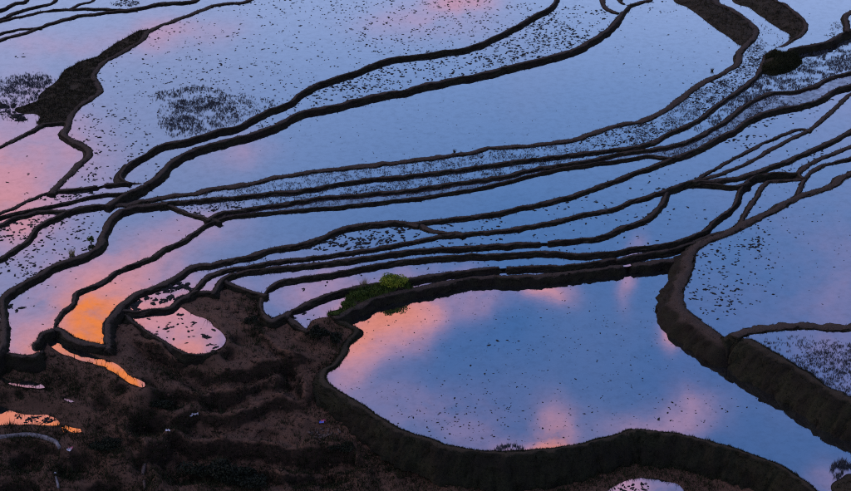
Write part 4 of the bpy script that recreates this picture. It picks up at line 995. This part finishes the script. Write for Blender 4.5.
# ------------------------------------------------------------------ litter, stones, channel
def rag(name, loc, size, mats, label):
    """crumpled sheet of plastic with thickness"""
    t = bpy.data.objects.new(name, None); COL.objects.link(t); t.location = loc; t['label'] = label; t['category'] = 'litter'
    for q, (mat, ox, oy) in enumerate(mats):
        m = 6; V = []; F = []
        for k in (0, 1):
            for i in range(m):
                for j in range(m):
                    x, y = (i/(m-1)-.5), (j/(m-1)-.5); z = .22+.34*noise.noise(Vector((x*3+q*7, y*3+loc[0], 1)))-k*.03
                    V.append(((x+ox)*size[0], (y+oy)*size[1], z*size[0]+.06))
        for i in range(m-1):
            for j in range(m-1):
                a = i*m+j; F.append((a, a+m, a+m+1, a+1)); F.append((m*m+a, m*m+a+1, m*m+a+m+1, m*m+a+m))
        link('sheet', mesh('sheet', V, F, mat), parent=t)
    return t
rag('plastic_bag', surf(321, 423, 'main'), (.38, .30), [('bluep', 0, 0), ('redp', .35, .75)], 'blue and red plastic bag on bare earth above the stone heap')
rag('litter', surf(195, 413, 'main'), (.55, .16), [('whitep', 0, 0)], 'long white scrap on the dark grassy slope')
rag('litter', surf(191, 417, 'main'), (.2, .3), [('whitep', 0, 0)], 'small white scrap just below the long one')
rag('litter', surf(169, 434, 'main'), (.38, .22), [('whitep', 0, 0)], 'white scrap lying apart above the lilac earth patch')
rag('litter', surf(69, 452, 'main'), (.36, .3), [('whitep', 0, 0), ('redp', .2, .6)], 'pink and white scrap beside the pale channel bend')
rag('litter', surf(55, 473, 'main'), (.2, .2), [('whitep', 0, 0)], 'tiny white scrap beside the narrow path')
def stone_mesh(s):
    r = random.Random(s); bm = bmesh.new(); bmesh.ops.create_icosphere(bm, subdivisions=1, radius=1)
    for v in bm.verts: v.co *= r.uniform(.65, 1.15); v.co.z *= .6
    me = bpy.data.meshes.new('stone'); bm.to_mesh(me); bm.free(); me.materials.append(MAT['stone']); return me
STM = [stone_mesh(s) for s in range(4)]
heap = bpy.data.objects.new('stone_heap', None); COL.objects.link(heap); heap.location = surf(326, 437, 'main'); heap['label'] = 'heap of pale broken stones below the blue plastic bag'; heap['category'] = 'stones'
for i in range(70):
    q = link('stone', random.choice(STM), parent=heap); a = random.uniform(0, 6.28); r = abs(random.gauss(0, .55))
    X, Y = math.cos(a)*r*1.5, math.sin(a)*r*1.1; wx, wy = heap.location.x+X, heap.location.y+Y
    s = random.uniform(.05, .15); q.location = (X, Y, float(main_z(np.array([[wx, wy]]))[0])-heap.location.z+s*.3+max(0, .12-r*.1)); q.scale = (s*random.uniform(.8, 1.6), s, s); q.rotation_euler = (0, 0, random.uniform(0, 3))
def strip(name, pts, w, h, mat, label, cat, lift=.05, group=None, smoothk=2):
    P = []
    for x, y in resample(pts, 2.5): P.append(surf(x, y, 'main') if smoothk else None)
    P = np.array(P); k = 3; P = np.array([P[max(0, i-k):i+k+1].mean(0) for i in range(len(P))])
    T = np.gradient(P[:, :2], axis=0); T /= np.linalg.norm(T, axis=1)[:, None]+1e-9; NL = np.column_stack([-T[:, 1], T[:, 0]]); V = []
    for p, nl in zip(P, NL):
        ww = w*(1+.2*noise.noise(Vector((p[0], p[1], 2))))
        for o_, z in ((-ww/2-.03, -.5), (-ww/2, lift+h), (0, lift+h+.01), (ww/2, lift+h), (ww/2+.03, -.5)): V.append((p[0]+nl[0]*o_, p[1]+nl[1]*o_, p[2]+z))
    F = [(i*5+j, i*5+j+1, (i+1)*5+j+1, (i+1)*5+j)[::-1] for i in range(len(P)-1) for j in range(4)]
    F += [tuple(range(5)), tuple((len(P)-1)*5+j for j in range(5))[::-1]]
    return link(name, mesh(name, V, F, mat), label=label, category=cat)
strip('channel_wall', [(-30, 440), (0, 438.2), (16, 436.3), (32, 436), (45, 438.5), (55, 443), (59.5, 448), (58, 454)], .26, .18, 'concrete', 'pale concrete channel wall curving across the dark slope', 'wall')
strip('path_edge', [(64, 449), (62, 457)], .25, .12, 'concrete', 'short pale slab beside the channel bend', 'wall')
strip('path_edge', [(55, 474), (57.5, 482), (59, 492)], .18, .1, 'concrete', 'thin pale kerb running down the slope', 'kerb')
strip('path_edge', [(145, 460), (142, 468), (143, 478), (146, 492)], .22, .06, 'stone', 'worn pale footpath edge beside the lilac earth patch', 'path')
